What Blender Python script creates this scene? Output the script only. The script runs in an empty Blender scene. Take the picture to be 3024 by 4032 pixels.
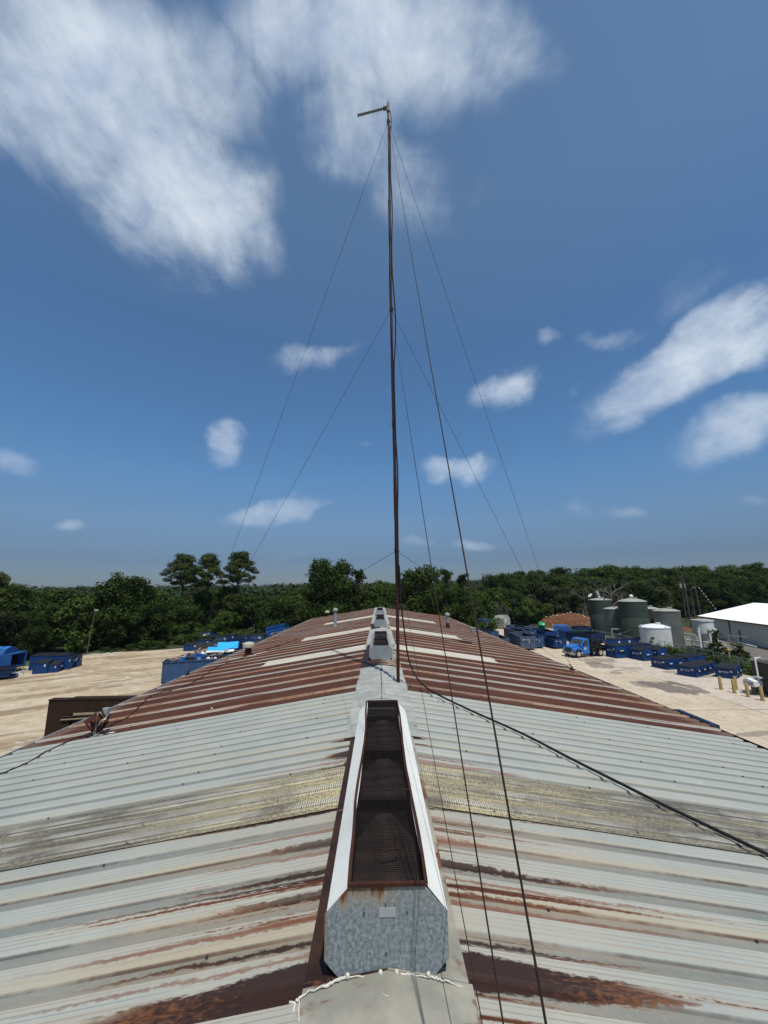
import bpy, math, random
import numpy as np
from mathutils import Vector, Matrix
SC = bpy.context.scene
COL = SC.collection
RNG = random.Random(7)
R = math.radians

# ------------------------------------------------------------------ camera
F, CX, CY = 1560.0, 1512.0, 2016.0            # focal length and centre, in photograph pixels (3024 x 4032)
PITCH, YAW, ROLL = math.atan(301 / 1560), R(.77), R(.7)
EYE = Vector((-.02, 0, 8.0))
FW = Vector((math.sin(YAW) * math.cos(PITCH), math.cos(YAW) * math.cos(PITCH), math.sin(PITCH)))
_r0 = Vector((math.cos(YAW), -math.sin(YAW), 0)); _u0 = _r0.cross(FW)
RT = _r0 * math.cos(ROLL) - _u0 * math.sin(ROLL)
UP = _u0 * math.cos(ROLL) + _r0 * math.sin(ROLL)
cam = bpy.data.cameras.new('camera'); co = bpy.data.objects.new('camera', cam); COL.objects.link(co)
cam.sensor_fit = 'VERTICAL'; cam.sensor_height = 36; cam.lens = F / 4032 * 36
cam.clip_start = .05; cam.clip_end = 6000
M = Matrix((RT, UP, -FW)).transposed().to_4x4(); M.translation = EYE
co.matrix_world = M
SC.camera = co

# ------------------------------------------------------------------ node helper
class NT:
    def __init__(s, tree): s.t = tree; s.t.nodes.clear()
    def new(s, typ, **kw):
        n = s.t.nodes.new(typ)
        for k, v in kw.items(): setattr(n, k, v)
        return n
    def put(s, sock, v):
        if v is None: return
        if isinstance(v, bpy.types.NodeSocket): s.t.links.new(v, sock)
        elif isinstance(v, (tuple, list)) and len(v) == 3 and sock.type == 'RGBA': sock.default_value = (*v, 1)
        else: sock.default_value = v
    def m(s, op, a, b=None, c=None, clamp=False):
        n = s.new('ShaderNodeMath', operation=op, use_clamp=clamp)
        for i, v in enumerate((a, b, c)): s.put(n.inputs[i], v)
        return n.outputs[0]
    def v(s, op, a, b=None):
        n = s.new('ShaderNodeVectorMath', operation=op); s.put(n.inputs[0], a); s.put(n.inputs[1], b)
        return n.outputs['Value'] if op in ('LENGTH', 'DOT_PRODUCT', 'DISTANCE') else n.outputs[0]
    def mix(s, f, a, b, mode='MIX'):
        n = s.new('ShaderNodeMix', data_type='RGBA', blend_type=mode)
        s.put(n.inputs[0], f); s.put(n.inputs[6], a); s.put(n.inputs[7], b)
        return n.outputs[2]
    def ramp(s, f, stops, interp='LINEAR'):
        n = s.new('ShaderNodeValToRGB'); cr = n.color_ramp; cr.interpolation = interp
        while len(cr.elements) < len(stops): cr.elements.new(.5)
        for e, (p, c) in zip(cr.elements, stops):
            e.position = p; e.color = (c, c, c, 1) if isinstance(c, (int, float)) else (*c, 1)
        s.put(n.inputs[0], f); return n.outputs[0]
    def noise(s, vec, scale, detail=3, rough=.55, dist=0):
        n = s.new('ShaderNodeTexNoise'); s.put(n.inputs['Vector'], vec)
        n.inputs['Scale'].default_value = scale; n.inputs['Detail'].default_value = detail
        n.inputs['Roughness'].default_value = rough; n.inputs['Distortion'].default_value = dist
        return n.outputs[0]
    def coord(s, which='Object'): return s.new('ShaderNodeTexCoord').outputs[which]
    def pos(s): return s.new('ShaderNodeNewGeometry').outputs['Position']
    def sep(s, vec):
        n = s.new('ShaderNodeSeparateXYZ'); s.put(n.inputs[0], vec); return n.outputs
    def comb(s, x, y, z):
        n = s.new('ShaderNodeCombineXYZ')
        for i, v in enumerate((x, y, z)): s.put(n.inputs[i], v)
        return n.outputs[0]
    def mul(s, vec, xyz): return s.v('MULTIPLY', vec, xyz)
    def step(s, v, a, b):
        n = s.new('ShaderNodeMapRange', interpolation_type='SMOOTHSTEP'); s.put(n.inputs[0], v)
        n.inputs[1].default_value = a; n.inputs[2].default_value = b
        return n.outputs[0]

# ------------------------------------------------------------------ world, sun, exposure
SUN_EL, SUN_AZ = R(66), R(161)               # azimuth clockwise from +Y: behind the camera, a little to the right
SUN_DIR = Vector((math.sin(SUN_AZ) * math.cos(SUN_EL), math.cos(SUN_AZ) * math.cos(SUN_EL), math.sin(SUN_EL)))
world = bpy.data.worlds.new('World'); SC.world = world; world.use_nodes = True
SKY = .085
def pixray(x, y): return FW + RT * ((x - CX) / F) - UP * ((y - CY) / F)
def build_world():
    w = NT(world.node_tree)
    sky = w.new('ShaderNodeTexSky', sky_type='NISHITA', sun_disc=False, sun_elevation=SUN_EL, sun_rotation=SUN_AZ,
                air_density=1.0, dust_density=.4, ozone_density=2.0, altitude=100)
    d = w.coord('Generated'); x, y, z = w.sep(d)
    ys = w.m('MAXIMUM', y, .02)
    u = w.m('DIVIDE', x, ys); v = w.m('DIVIDE', z, ys)
    front = w.step(y, .03, .12)
    zc = w.m('MAXIMUM', z, .03)
    cp = w.comb(w.m('DIVIDE', x, zc), w.m('DIVIDE', y, zc), 0)
    # domain warp makes the cloud outlines ragged
    wn = w.new('ShaderNodeTexNoise'); w.put(wn.inputs['Vector'], d); wn.inputs['Scale'].default_value = 5; wn.inputs['Detail'].default_value = 5
    wx, wy, _ = w.sep(w.v('SUBTRACT', wn.outputs['Color'], (.5, .5, .5)))
    u = w.m('ADD', u, w.m('MULTIPLY', wx, w.m('MULTIPLY_ADD', w.step(z, .1, .5), .2, .12))); v = w.m('ADD', v, w.m('MULTIPLY', wy, w.m('MULTIPLY_ADD', w.step(z, .1, .5), .2, .12)))
    # clouds: centre, half axes, tilt (photograph pixels /1.823) and thickness; kept as directions in the world
    blobs = [(190, 170, 330, 210, 50, 1.1), (380, 390, 230, 160, 40, 1.1), (60, 40, 240, 150, 30, .8), (430, 160, 190, 120, 60, .75),
             (820, 60, 300, 180, 5, 1.0), (750, 250, 140, 130, 70, .9), (1030, 50, 190, 110, 20, .68), (880, 380, 190, 100, 50, .5), (640, 60, 160, 90, 30, .55),
             (1505, 770, 240, 72, -30, 1.1), (1380, 860, 110, 55, -35, .75), (1625, 918, 150, 66, -22, .95), (1480, 640, 130, 55, -20, .36), (1620, 720, 120, 60, -10, .7),
             (690, 755, 105, 36, -5, .62), (1100, 846, 62, 38, -10, .62), (478, 955, 52, 46, 15, .75), (600, 1106, 105, 24, -3, .9),
             (985, 1014, 84, 24, -8, .72), (1028, 1168, 46, 14, 0, .6), (24, 1000, 66, 30, 15, .75), (160, 1126, 36, 14, 0, .6), (895, 1158, 55, 15, 0, .5),
             (1345, 1107, 55, 17, 0, .5), (1255, 1104, 36, 20, 10, .42), (1170, 757, 45, 28, -10, .6), (1300, 728, 75, 30, -18, .5), (610, 1190, 60, 12, 0, .35), (130, 1260, 70, 14, 0, .3),
             (1630, 1090, 40, 14, 0, .4), (790, 975, 24, 9, 0, .4)]
    mask = None
    for (bx, by, a, b, t, s) in blobs:
        def uvof(px, py):
            q = pixray(px * 1.8228, py * 1.8228); return q.x / q.y, q.z / q.y
        c = uvof(bx, by); ct, st = math.cos(R(t)), math.sin(R(t))
        p1 = uvof(bx + a * ct, by + a * st); p2 = uvof(bx - b * st, by + b * ct)
        A = np.array([[p1[0] - c[0], p2[0] - c[0]], [p1[1] - c[1], p2[1] - c[1]]]); I = np.linalg.inv(A)
        du = w.m('SUBTRACT', u, c[0]); dv = w.m('SUBTRACT', v, c[1])
        e1 = w.m('ADD', w.m('MULTIPLY', du, I[0, 0]), w.m('MULTIPLY', dv, I[0, 1]))
        e2 = w.m('ADD', w.m('MULTIPLY', du, I[1, 0]), w.m('MULTIPLY', dv, I[1, 1]))
        r2 = w.m('ADD', w.m('MULTIPLY', e1, e1), w.m('MULTIPLY', e2, e2))
        g = w.m('MULTIPLY', w.m('MULTIPLY_ADD', r2, -.52, 1.0, clamp=True), s)
        mask = g if mask is None else w.m('MAXIMUM', mask, g)
    mask = w.m('MULTIPLY', mask, front)
    back = w.m('MULTIPLY', w.step(w.noise(cp, .9, 6, .6), .5, .75), w.m('SUBTRACT', 1.0, front))
    n1 = w.noise(w.mul(d, (1.0, 1.0, 1.25)), 7.5, 12, .62, .3)
    n2 = w.noise(w.mul(cp, (3.4, .9, 1)), 1.35, 10, .62, .6)
    nn = w.m('ADD', w.m('MULTIPLY', n1, .55), w.m('MULTIPLY', n2, .45))
    n3 = w.noise(w.mul(cp, (1.6, .5, 1)), 3.4, 8, .62, .4)
    hi = w.step(z, .18, .6)                                   # thin fibres only overhead; soft puffs towards the horizon
    nn = w.m('ADD', n1, w.m('MULTIPLY', hi, w.m('MULTIPLY', w.m('SUBTRACT', n2, n1), .45)))
    dens = w.m('ADD', mask, w.m('MULTIPLY', w.m('SUBTRACT', nn, .5), w.m('MULTIPLY_ADD', hi, .9, 1.25)))
    dens = w.m('ADD', dens, w.m('MULTIPLY', w.m('SUBTRACT', n3, .5), w.m('MULTIPLY', hi, .75)))
    dens = w.m('MULTIPLY', w.step(dens, .10, 1.30), w.step(mask, .0, .6))
    dens = w.m('ADD', w.m('MULTIPLY', dens, .90), w.m('MULTIPLY', back, .7), clamp=True)
    lum = w.noise(d, 9, 6, .6, .3)
    ccol = w.ramp(lum, [(.34, (.52, .61, .76)), (.62, (.76, .84, .91))])
    lowfade = w.step(z, .02, .5)
    ccol = w.mix(lowfade, w.mix(.55, ccol, (.36, .47, .62)), ccol)
    sc = w.new('ShaderNodeVectorMath', operation='SCALE'); w.put(sc.inputs[0], ccol); sc.inputs['Scale'].default_value = 1 / SKY
    hor = w.ramp(z, [(0, (.175, .222, .33)), (.07, (.195, .235, .335)), (.157, (.33, .392, .46)), (.255, (.365, .505, .60)), (.376, (.375, .55, .65)), (.55, (.45, .595, .67)), (.74, (.65, .745, .73)), (1, (.68, .76, .75))])
    tint = w.v('SCALE', hor); tint.node.inputs['Scale'].default_value = 2.0
    skyc = w.v('MULTIPLY', sky.outputs[0], tint)
    colr = w.mix(dens, skyc, sc.outputs[0])
    bg = w.new('ShaderNodeBackground'); w.put(bg.inputs[0], colr); bg.inputs[1].default_value = SKY
    o = w.new('ShaderNodeOutputWorld'); w.t.links.new(bg.outputs[0], o.inputs[0])
build_world()
sl = bpy.data.lights.new('sun', 'SUN'); sl.energy = 4.0; sl.angle = R(.5); sl.color = (1, .955, .88)
so = bpy.data.objects.new('sun', sl); COL.objects.link(so)
so.rotation_euler = SUN_DIR.to_track_quat('Z', 'Y').to_euler()
SC.view_settings.view_transform = 'Standard'; SC.view_settings.look = 'None'
SC.view_settings.exposure = 0; SC.view_settings.gamma = 1
SC.cycles.max_bounces = 6; SC.cycles.transparent_max_bounces = 8

# ------------------------------------------------------------------ places: photograph pixel -> point of the world
ZR, SL = 6.3, .15                              # ridge height, roof pitch
def gz(x, y, z=0.0):
    d = pixray(x, y); return EYE + d * ((z - EYE.z) / d.z)
def roof_pt(x, y, off=0.0):
    d = pixray(x, y)
    for s in (1, -1):
        t = (ZR + off - EYE.z - SL * s * EYE.x) / (d.z + SL * s * d.x); p = EYE + d * t
        if p.x * s >= -1e-6 and t > 0: return p
def rz(x, off=0): return ZR + off - SL * abs(x)
CROP = dict(R1=(0, 2100, .6028), R2=(900, 2100, .4822), R3=(1700, 2150, .4219), R4=(2250, 2200, .4666), z1=(0, 2500, .211), z2=(620, 2450, .3014),
            z3=(1860, 2430, .2652), z4=(2160, 2440, .2893), z5=(2540, 2500, .2917), z7=(1400, 2380, .211), z8=(150, 2650, .3617))
def pc(c, x, y): a, b, s = CROP[c]; return a + x * s, b + y * s
def G(c, x, y, z=0.0): return gz(*pc(c, x, y), z)

# ------------------------------------------------------------------ mesh helper
class MB:
    def __init__(s): s.v = []; s.f = []; s.mi = []
    def add(s, vs, fs, mi=0):
        o = len(s.v); s.v += [tuple(v) for v in vs]
        for f in fs: s.f.append(tuple(i + o for i in f)); s.mi.append(mi)
        return s
    def box(s, a, b, mi=0, m=None):
        x0, y0, z0 = a; x1, y1, z1 = b
        vs = [(x0, y0, z0), (x1, y0, z0), (x1, y1, z0), (x0, y1, z0), (x0, y0, z1), (x1, y0, z1), (x1, y1, z1), (x0, y1, z1)]
        if m is not None: vs = [m @ Vector(v) for v in vs]
        return s.add(vs, [(0, 3, 2, 1), (4, 5, 6, 7), (0, 1, 5, 4), (1, 2, 6, 5), (2, 3, 7, 6), (3, 0, 4, 7)], mi)
    def cbox(s, c, sz, rz_=0, mi=0, rx=0, ry=0):
        m = Matrix.Translation(c) @ Matrix.Rotation(rz_, 4, 'Z') @ Matrix.Rotation(ry, 4, 'Y') @ Matrix.Rotation(rx, 4, 'X')
        h = [q / 2 for q in sz]; return s.box([-q for q in h], h, mi, m)
    def tube(s, pts, r, n=8, mi=0, caps=True):
        pts = [Vector(p) for p in pts]; k = len(pts); rs = r if isinstance(r, (list, tuple)) else [r] * k
        vs = []; prev = None
        for i, p in enumerate(pts):
            t = (pts[min(i + 1, k - 1)] - pts[max(i - 1, 0)]).normalized()
            if prev is None:
                a = Vector((0, 0, 1)) if abs(t.z) < .9 else Vector((1, 0, 0)); e = t.cross(a).normalized()
            else: e = (prev - t * prev.dot(t)).normalized()
            prev = e; f = t.cross(e)
            for j in range(n):
                q = 2 * math.pi * j / n; vs.append(p + (e * math.cos(q) + f * math.sin(q)) * rs[i])
        fs = [(i * n + j, i * n + (j + 1) % n, (i + 1) * n + (j + 1) % n, (i + 1) * n + j) for i in range(k - 1) for j in range(n)]
        if caps: fs += [tuple(range(n))[::-1], tuple((k - 1) * n + j for j in range(n))]
        return s.add(vs, fs, mi)
    def lathe(s, prof, c=(0, 0, 0), n=24, mi=0):
        vs = []; k = len(prof)
        for (r, z) in prof:
            for j in range(n): q = 2 * math.pi * j / n; vs.append((c[0] + r * math.cos(q), c[1] + r * math.sin(q), c[2] + z))
        fs = [(i * n + j, i * n + (j + 1) % n, (i + 1) * n + (j + 1) % n, (i + 1) * n + j) for i in range(k - 1) for j in range(n)]
        fs += [tuple(range(n))[::-1], tuple((k - 1) * n + j for j in range(n))]
        return s.add(vs, fs, mi)
    def prism(s, poly, h0, h1, axis='y', mi=0):
        def p(a, b, h): return {'y': (a, h, b), 'x': (h, a, b), 'z': (a, b, h)}[axis]
        n = len(poly); vs = [p(a, b, h0) for a, b in poly] + [p(a, b, h1) for a, b in poly]
        fs = [tuple(range(n)), tuple(range(2 * n - 1, n - 1, -1))] + [(i, i + n, (i + 1) % n + n, (i + 1) % n) for i in range(n)]
        return s.add(vs, fs, mi)
    def build(s, name, mats, parent=None, smooth=False, bevel=0, fix=True):
        me = bpy.data.meshes.new(name); me.from_pydata(s.v, [], s.f)
        mats = mats if isinstance(mats, (list, tuple)) else [mats]
        for mt in mats: me.materials.append(mt)
        if len(mats) > 1: me.polygons.foreach_set('material_index', s.mi)
        if fix:
            import bmesh
            bm = bmesh.new(); bm.from_mesh(me); bmesh.ops.recalc_face_normals(bm, faces=bm.faces); bm.to_mesh(me); bm.free()
        me.update()
        o = bpy.data.objects.new(name, me); COL.objects.link(o)
        if parent is not None: o.parent = parent
        if smooth:
            me.polygons.foreach_set('use_smooth', [True] * len(me.polygons))
            try: me.set_sharp_from_angle(angle=R(40))
            except Exception: pass
        if bevel:
            b = o.modifiers.new('bevel', 'BEVEL'); b.width = bevel; b.segments = 2; b.limit_method = 'ANGLE'
        return o
def tag(o, label, cat, group=None, kind=None):
    if label: o['label'] = label
    if cat: o['category'] = cat
    if group: o['group'] = group
    if kind: o['kind'] = kind
    return o
def thing(name, label, cat, loc=(0, 0, 0), rot=0, group=None):
    o = bpy.data.objects.new(name, None); COL.objects.link(o); o.empty_display_size = .2
    o.location = loc; o.rotation_euler = (0, 0, rot); return tag(o, label, cat, group)
def structure(o): o['kind'] = 'structure'; return o
def dup(src, loc, rot, label=None, group=None, scale=None):
    c = src.copy(); COL.objects.link(c); c.location = loc; c.rotation_euler = (0, 0, rot)
    if scale is not None: c.scale = scale
    if label: c['label'] = label
    if group: c['group'] = group
    for ch in list(src.children):
        k = ch.copy(); COL.objects.link(k); k.parent = c
        for g in list(ch.children):
            q = g.copy(); COL.objects.link(q); q.parent = k
    return c

# ------------------------------------------------------------------ materials
MATS = {}
def material(name):
    m = bpy.data.materials.new(name); m.use_nodes = True; n = NT(m.node_tree); MATS[name] = m
    b = n.new('ShaderNodeBsdfPrincipled'); b.inputs['Specular IOR Level'].default_value = .22; o = n.new('ShaderNodeOutputMaterial'); n.t.links.new(b.outputs[0], o.inputs[0])
    n.b = b; n.o = o; return m, n
def bump(n, h, strength=.3, dist=.02):
    bp = n.new('ShaderNodeBump'); bp.inputs['Strength'].default_value = strength; bp.inputs['Distance'].default_value = dist
    n.put(bp.inputs['Height'], h); n.t.links.new(bp.outputs[0], n.b.inputs['Normal'])
def weathered(name, base, dirt=None, rust=0.0, scale=2.0, rough=.5, metal=0.0, amount=.5, rustcol=(.12, .04, .018), bmp=.15):
    """paint or metal with blotchy dirt and, above a threshold, rust"""
    m, n = material(name); c = n.coord()
    dirt = dirt or tuple(q * .55 for q in base)
    a = n.noise(c, scale, 6, .6); b = n.noise(c, scale * 7, 5, .65)
    st = n.noise(n.mul(c, (6, 6, .7)), scale * 1.3, 4, .6)
    f = n.m('ADD', n.m('MULTIPLY', a, .5), n.m('ADD', n.m('MULTIPLY', b, .25), n.m('MULTIPLY', st, .25)))
    col = n.mix(n.m('MULTIPLY', n.step(f, .4, .66), amount), base, dirt)
    if rust > 0:
        rf = n.step(f, .68 - rust * .3, .74 - rust * .25)
        col = n.mix(rf, col, n.mix(b, rustcol, tuple(q * 1.8 for q in rustcol)))
    n.put(n.b.inputs['Base Color'], col)
    n.put(n.b.inputs['Roughness'], n.m('MULTIPLY_ADD', b, .3, rough - .12)); n.b.inputs['Metallic'].default_value = metal
    bump(n, b, bmp, .01); return m
weathered('white_paint', (.80, .80, .74), (.62, .60, .53), scale=1.5, rough=.5, amount=.6)
weathered('galv', (.30, .33, .34), (.19, .215, .23), rust=.05, scale=2.5, rough=.45, metal=.25)
weathered('rust_steel', (.060, .021, .012), (.024, .011, .008), scale=3, rough=.85, amount=.9, bmp=.4)
weathered('mast_rust', (.058, .017, .010), (.024, .010, .007), scale=3, rough=.7, amount=.9, bmp=.3)
weathered('dark_brown', (.030, .015, .009), (.013, .008, .006), scale=3, rough=.8, amount=.8)
weathered('mesh_black', (.009, .007, .007), (.022, .011, .008), scale=5, rough=.7, amount=.8)
weathered('damper', (.058, .042, .037), (.034, .023, .02), scale=3, rough=.8, amount=.8)
weathered('black_rubber', (.012, .012, .013), (.025, .025, .024), scale=4, rough=.55)
weathered('bin_blue', (.010, .046, .155), (.007, .028, .09), scale=1.6, rough=.42, amount=.7)
weathered('bin_blue_light', (.012, .075, .26), (.01, .045, .15), scale=1.6, rough=.4, amount=.7)
weathered('old_blue', (.042, .092, .19), (.026, .05, .095), rust=.16, scale=1.3, rough=.6, amount=.8)
weathered('faded_blue', (.075, .105, .165), (.04, .055, .085), rust=.2, scale=1.5, rough=.65, amount=.8)
weathered('navy', (.014, .03, .085), (.01, .017, .04), rust=.08, scale=1.4, rough=.6, amount=.8)
weathered('packer_blue', (.022, .095, .27), (.015, .06, .17), rust=.05, scale=1.2, rough=.45)
weathered('truck_blue', (.035, .16, .47), (.03, .12, .33), scale=1.2, rough=.3, amount=.4)
weathered('bright_blue', (.03, .38, .80), (.03, .30, .62), scale=3, rough=.6, amount=.4)
weathered('cart_green', (.01, .36, .15), (.01, .25, .1), scale=2, rough=.5)
weathered('hopper_green', (.012, .10, .05), (.01, .05, .03), rust=.05, scale=2, rough=.5)
weathered('lid_black', (.018, .020, .022), (.04, .042, .043), scale=2, rough=.55)
weathered('inside_rust', (.07, .028, .018), (.02, .012, .01), scale=2, rough=.9, amount=.9)
weathered('tank_green', (.045, .062, .048), (.028, .042, .032), scale=.8, rough=.65, amount=.7)
weathered('tank_grey', (.125, .135, .12), (.075, .085, .07), scale=.8, rough=.7, amount=.7)
weathered('tank_lid', (.33, .33, .29), (.2, .2, .17), scale=1.2, rough=.7, amount=.7)
weathered('tank_white', (.62, .62, .59), (.36, .35, .31), rust=.02, scale=.9, rough=.6, amount=.6)
weathered('tank_brown', (.06, .05, .042), (.035, .03, .026), scale=1, rough=.8)
weathered('wall_beige', (.68, .62, .52), (.58, .53, .44), scale=.6, rough=.6, amount=.5)
weathered('wall_grey', (.30, .31, .30), (.2, .19, .17), rust=.1, scale=.6, rough=.6)
weathered('roof_white', (.72, .73, .74), (.62, .63, .64), scale=.4, rough=.4, amount=.5)
weathered('wood_pole', (.10, .085, .07), (.06, .05, .042), scale=3, rough=.9)
weathered('post_tan', (.40, .29, .12), (.28, .2, .09), scale=4, rough=.8)
weathered('yellow', (.6, .42, .04), (.45, .32, .05), scale=3, rough=.6)
weathered('wood_scrap', (.30, .24, .17), (.17, .13, .09), scale=5, rough=.9)
weathered('foam', (.78, .78, .74), (.6, .6, .55), scale=3, rough=.9)
weathered('chrome', (.45, .46, .47), (.3, .3, .3), scale=3, rough=.25, metal=.8)
weathered('cream', (.46, .42, .33), (.33, .28, .2), scale=6, rough=.8)
weathered('sealant', (.62, .60, .53), (.40, .37, .30), scale=12, rough=.7, bmp=.5)
weathered('tyre', (.018, .017, .017), (.05, .045, .04), scale=5, rough=.85)
weathered('bark', (.085, .068, .05), (.045, .036, .028), scale=5, rough=.95, bmp=.5)
weathered('bark_grey', (.16, .145, .125), (.10, .09, .075), scale=5, rough=.95)
weathered('stone', (.55, .52, .46), (.38, .35, .3), scale=1.5, rough=.95)
weathered('clay', (.155, .064, .030), (.09, .04, .02), scale=1.2, rough=.95, amount=.9, bmp=.6)
weathered('asphalt', (.16, .145, .125), (.11, .10, .088), scale=.5, rough=.95, amount=.8)
weathered('plate_grey', (.36, .375, .36), (.30, .31, .30), scale=14, rough=.6)
weathered('sticker', (.62, .62, .58), (.5, .5, .45), scale=8, rough=.7)
weathered('sticker_yellow', (.62, .5, .2), (.5, .42, .2), scale=8, rough=.7)
weathered('emblem_red', (.45, .06, .06), (.3, .05, .05), scale=8, rough=.6)
weathered('tower_steel', (.06, .06, .06), (.04, .04, .04), scale=4, rough=.7)
weathered('red_light', (.5, .09, .03), (.4, .06, .02), scale=4, rough=.3)
m, n = material('glass_dark'); n.b.inputs['Base Color'].default_value = (.05, .065, .06, 1); n.b.inputs['Roughness'].default_value = .08
m, n = material('wire'); n.b.inputs['Base Color'].default_value = (.05, .045, .042, 1); n.b.inputs['Roughness'].default_value = .5
m, n = material('wire_rust'); n.b.inputs['Base Color'].default_value = (.022, .014, .011, 1); n.b.inputs['Roughness'].default_value = .7

def leaf_material(name, dark, light, rnd=.5):
    m, n = material(name)
    at = n.new('ShaderNodeAttribute', attribute_name='tint').outputs['Fac']
    oi = n.new('ShaderNodeObjectInfo').outputs['Random']
    f = n.m('ADD', n.m('MULTIPLY', at, 1 - rnd * .5), n.m('MULTIPLY', oi, rnd * .5))
    col = n.ramp(f, [(.1, dark), (.55, tuple((a + b) / 2 for a, b in zip(dark, light))), (.95, light)])
    n.put(n.b.inputs['Base Color'], col); n.b.inputs['Roughness'].default_value = .7; n.b.inputs['Specular IOR Level'].default_value = .08
    tr = n.new('ShaderNodeBsdfTranslucent'); n.put(tr.inputs[0], n.mix(1.0, col, (1.1, 1.2, .5), 'MULTIPLY'))
    mx = n.new('ShaderNodeMixShader'); mx.inputs[0].default_value = .22
    n.t.links.new(n.b.outputs[0], mx.inputs[1]); n.t.links.new(tr.outputs[0], mx.inputs[2]); n.t.links.new(mx.outputs[0], n.o.inputs[0])
leaf_material('leaf', (.008, .017, .004), (.064, .100, .022))
leaf_material('leaf_mid', (.02, .034, .008), (.078, .108, .026))
leaf_material('leaf_dusty', (.03, .036, .018), (.085, .095, .045))
leaf_material('leaf_bright', (.035, .06, .012), (.095, .145, .03))
leaf_material('leaf_pine', (.028, .046, .013), (.10, .125, .034), .3)
leaf_material('leaf_far', (.028, .045, .02), (.055, .08, .034))
leaf_material('weed', (.045, .065, .02), (.13, .16, .055))

# --- roof sheets: bands repeat with the ribs (PITCHR) and the panels (3 ribs), rust runs down the slope from the ridge
PITCHR = .2533; PAN0 = 3.60
def roof_coords(n):
    c = n.coord(); x, y, z = n.sep(c)
    k = n.m('DIVIDE', n.m('SUBTRACT', y, PAN0), PITCHR)
    u = n.m('FRACT', k)
    kp = n.m('DIVIDE', n.m('SUBTRACT', y, PAN0), PITCHR * 3)
    up = n.m('FRACT', kp); ip = n.m('FLOOR', kp); ax = n.m('ABSOLUTE', x)
    sgn = n.m('SIGN', x)
    return c, x, y, ax, u, n.m('FLOOR', k), up, ip, sgn
def spots(n, c, scale, radius, jitter=.6):
    vo = n.new('ShaderNodeTexVoronoi'); n.put(vo.inputs['Vector'], n.v('ADD', c, n.mul(n.v('SUBTRACT', n.new('ShaderNodeTexNoise').outputs['Color'], (.5, .5, .5)), (0, 0, 0))))
    vo.inputs['Scale'].default_value = scale
    sz = n.sep(vo.outputs['Color'])[0]
    return n.m('LESS_THAN', vo.outputs['Distance'], n.m('MULTIPLY', n.m('MAXIMUM', n.m('SUBTRACT', sz, .6), 0), radius))
RUNS_STAINED = ((1, 2.21, .085, 1.15, .97), (1, 2.93, .022, 1.4, .95), (1, 2.62, .022, 1.5, .8, True), (1, 2.78, .013, 2.2, .75, True), (1, 2.37, .013, 1.0, .9), (1, 3.18, .03, .5, .6, True), (1, 3.30, .014, 1.0, .6, True),
                (-1, 2.16, .09, 1.15, .97), (-1, 2.91, .024, 1.1, .95), (-1, 2.83, .015, 2.0, .85), (-1, 2.38, .016, 1.3, .95), (-1, 2.51, .022, 1.7, .8, True), (-1, 2.28, .013, 1.4, .7, True), (-1, 3.18, .03, .6, .8), (-1, 3.07, .02, .9, .7, True), (-1, 3.30, .02, 1.1, .7, True), (-1, 2.70, .02, .7, .8),
                (-1, 3.57, .028, 1.5, .97), (1, 3.57, .014, 1.2, .9), (1, 1.85, .02, .8, .7), (-1, 1.75, .02, 1.2, .7))
RUNS_CLEAN = ((-1, 5.09, .06, .30, .97), (-1, 4.92, .03, .34, .95), (-1, 4.70, .045, .32, .97), (-1, 4.59, .03, .25, .95), (-1, 4.42, .05, .5, .97), (-1, 4.39, .022, 2.4, .9), (1, 5.09, .05, .2, .95), (1, 4.62, .04, .9, .8, True), (1, 4.39, .02, 2.6, .85), (1, 4.47, .025, 1.2, .7, True), (-1, 4.50, .02, 1.4, .6, True))
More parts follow.
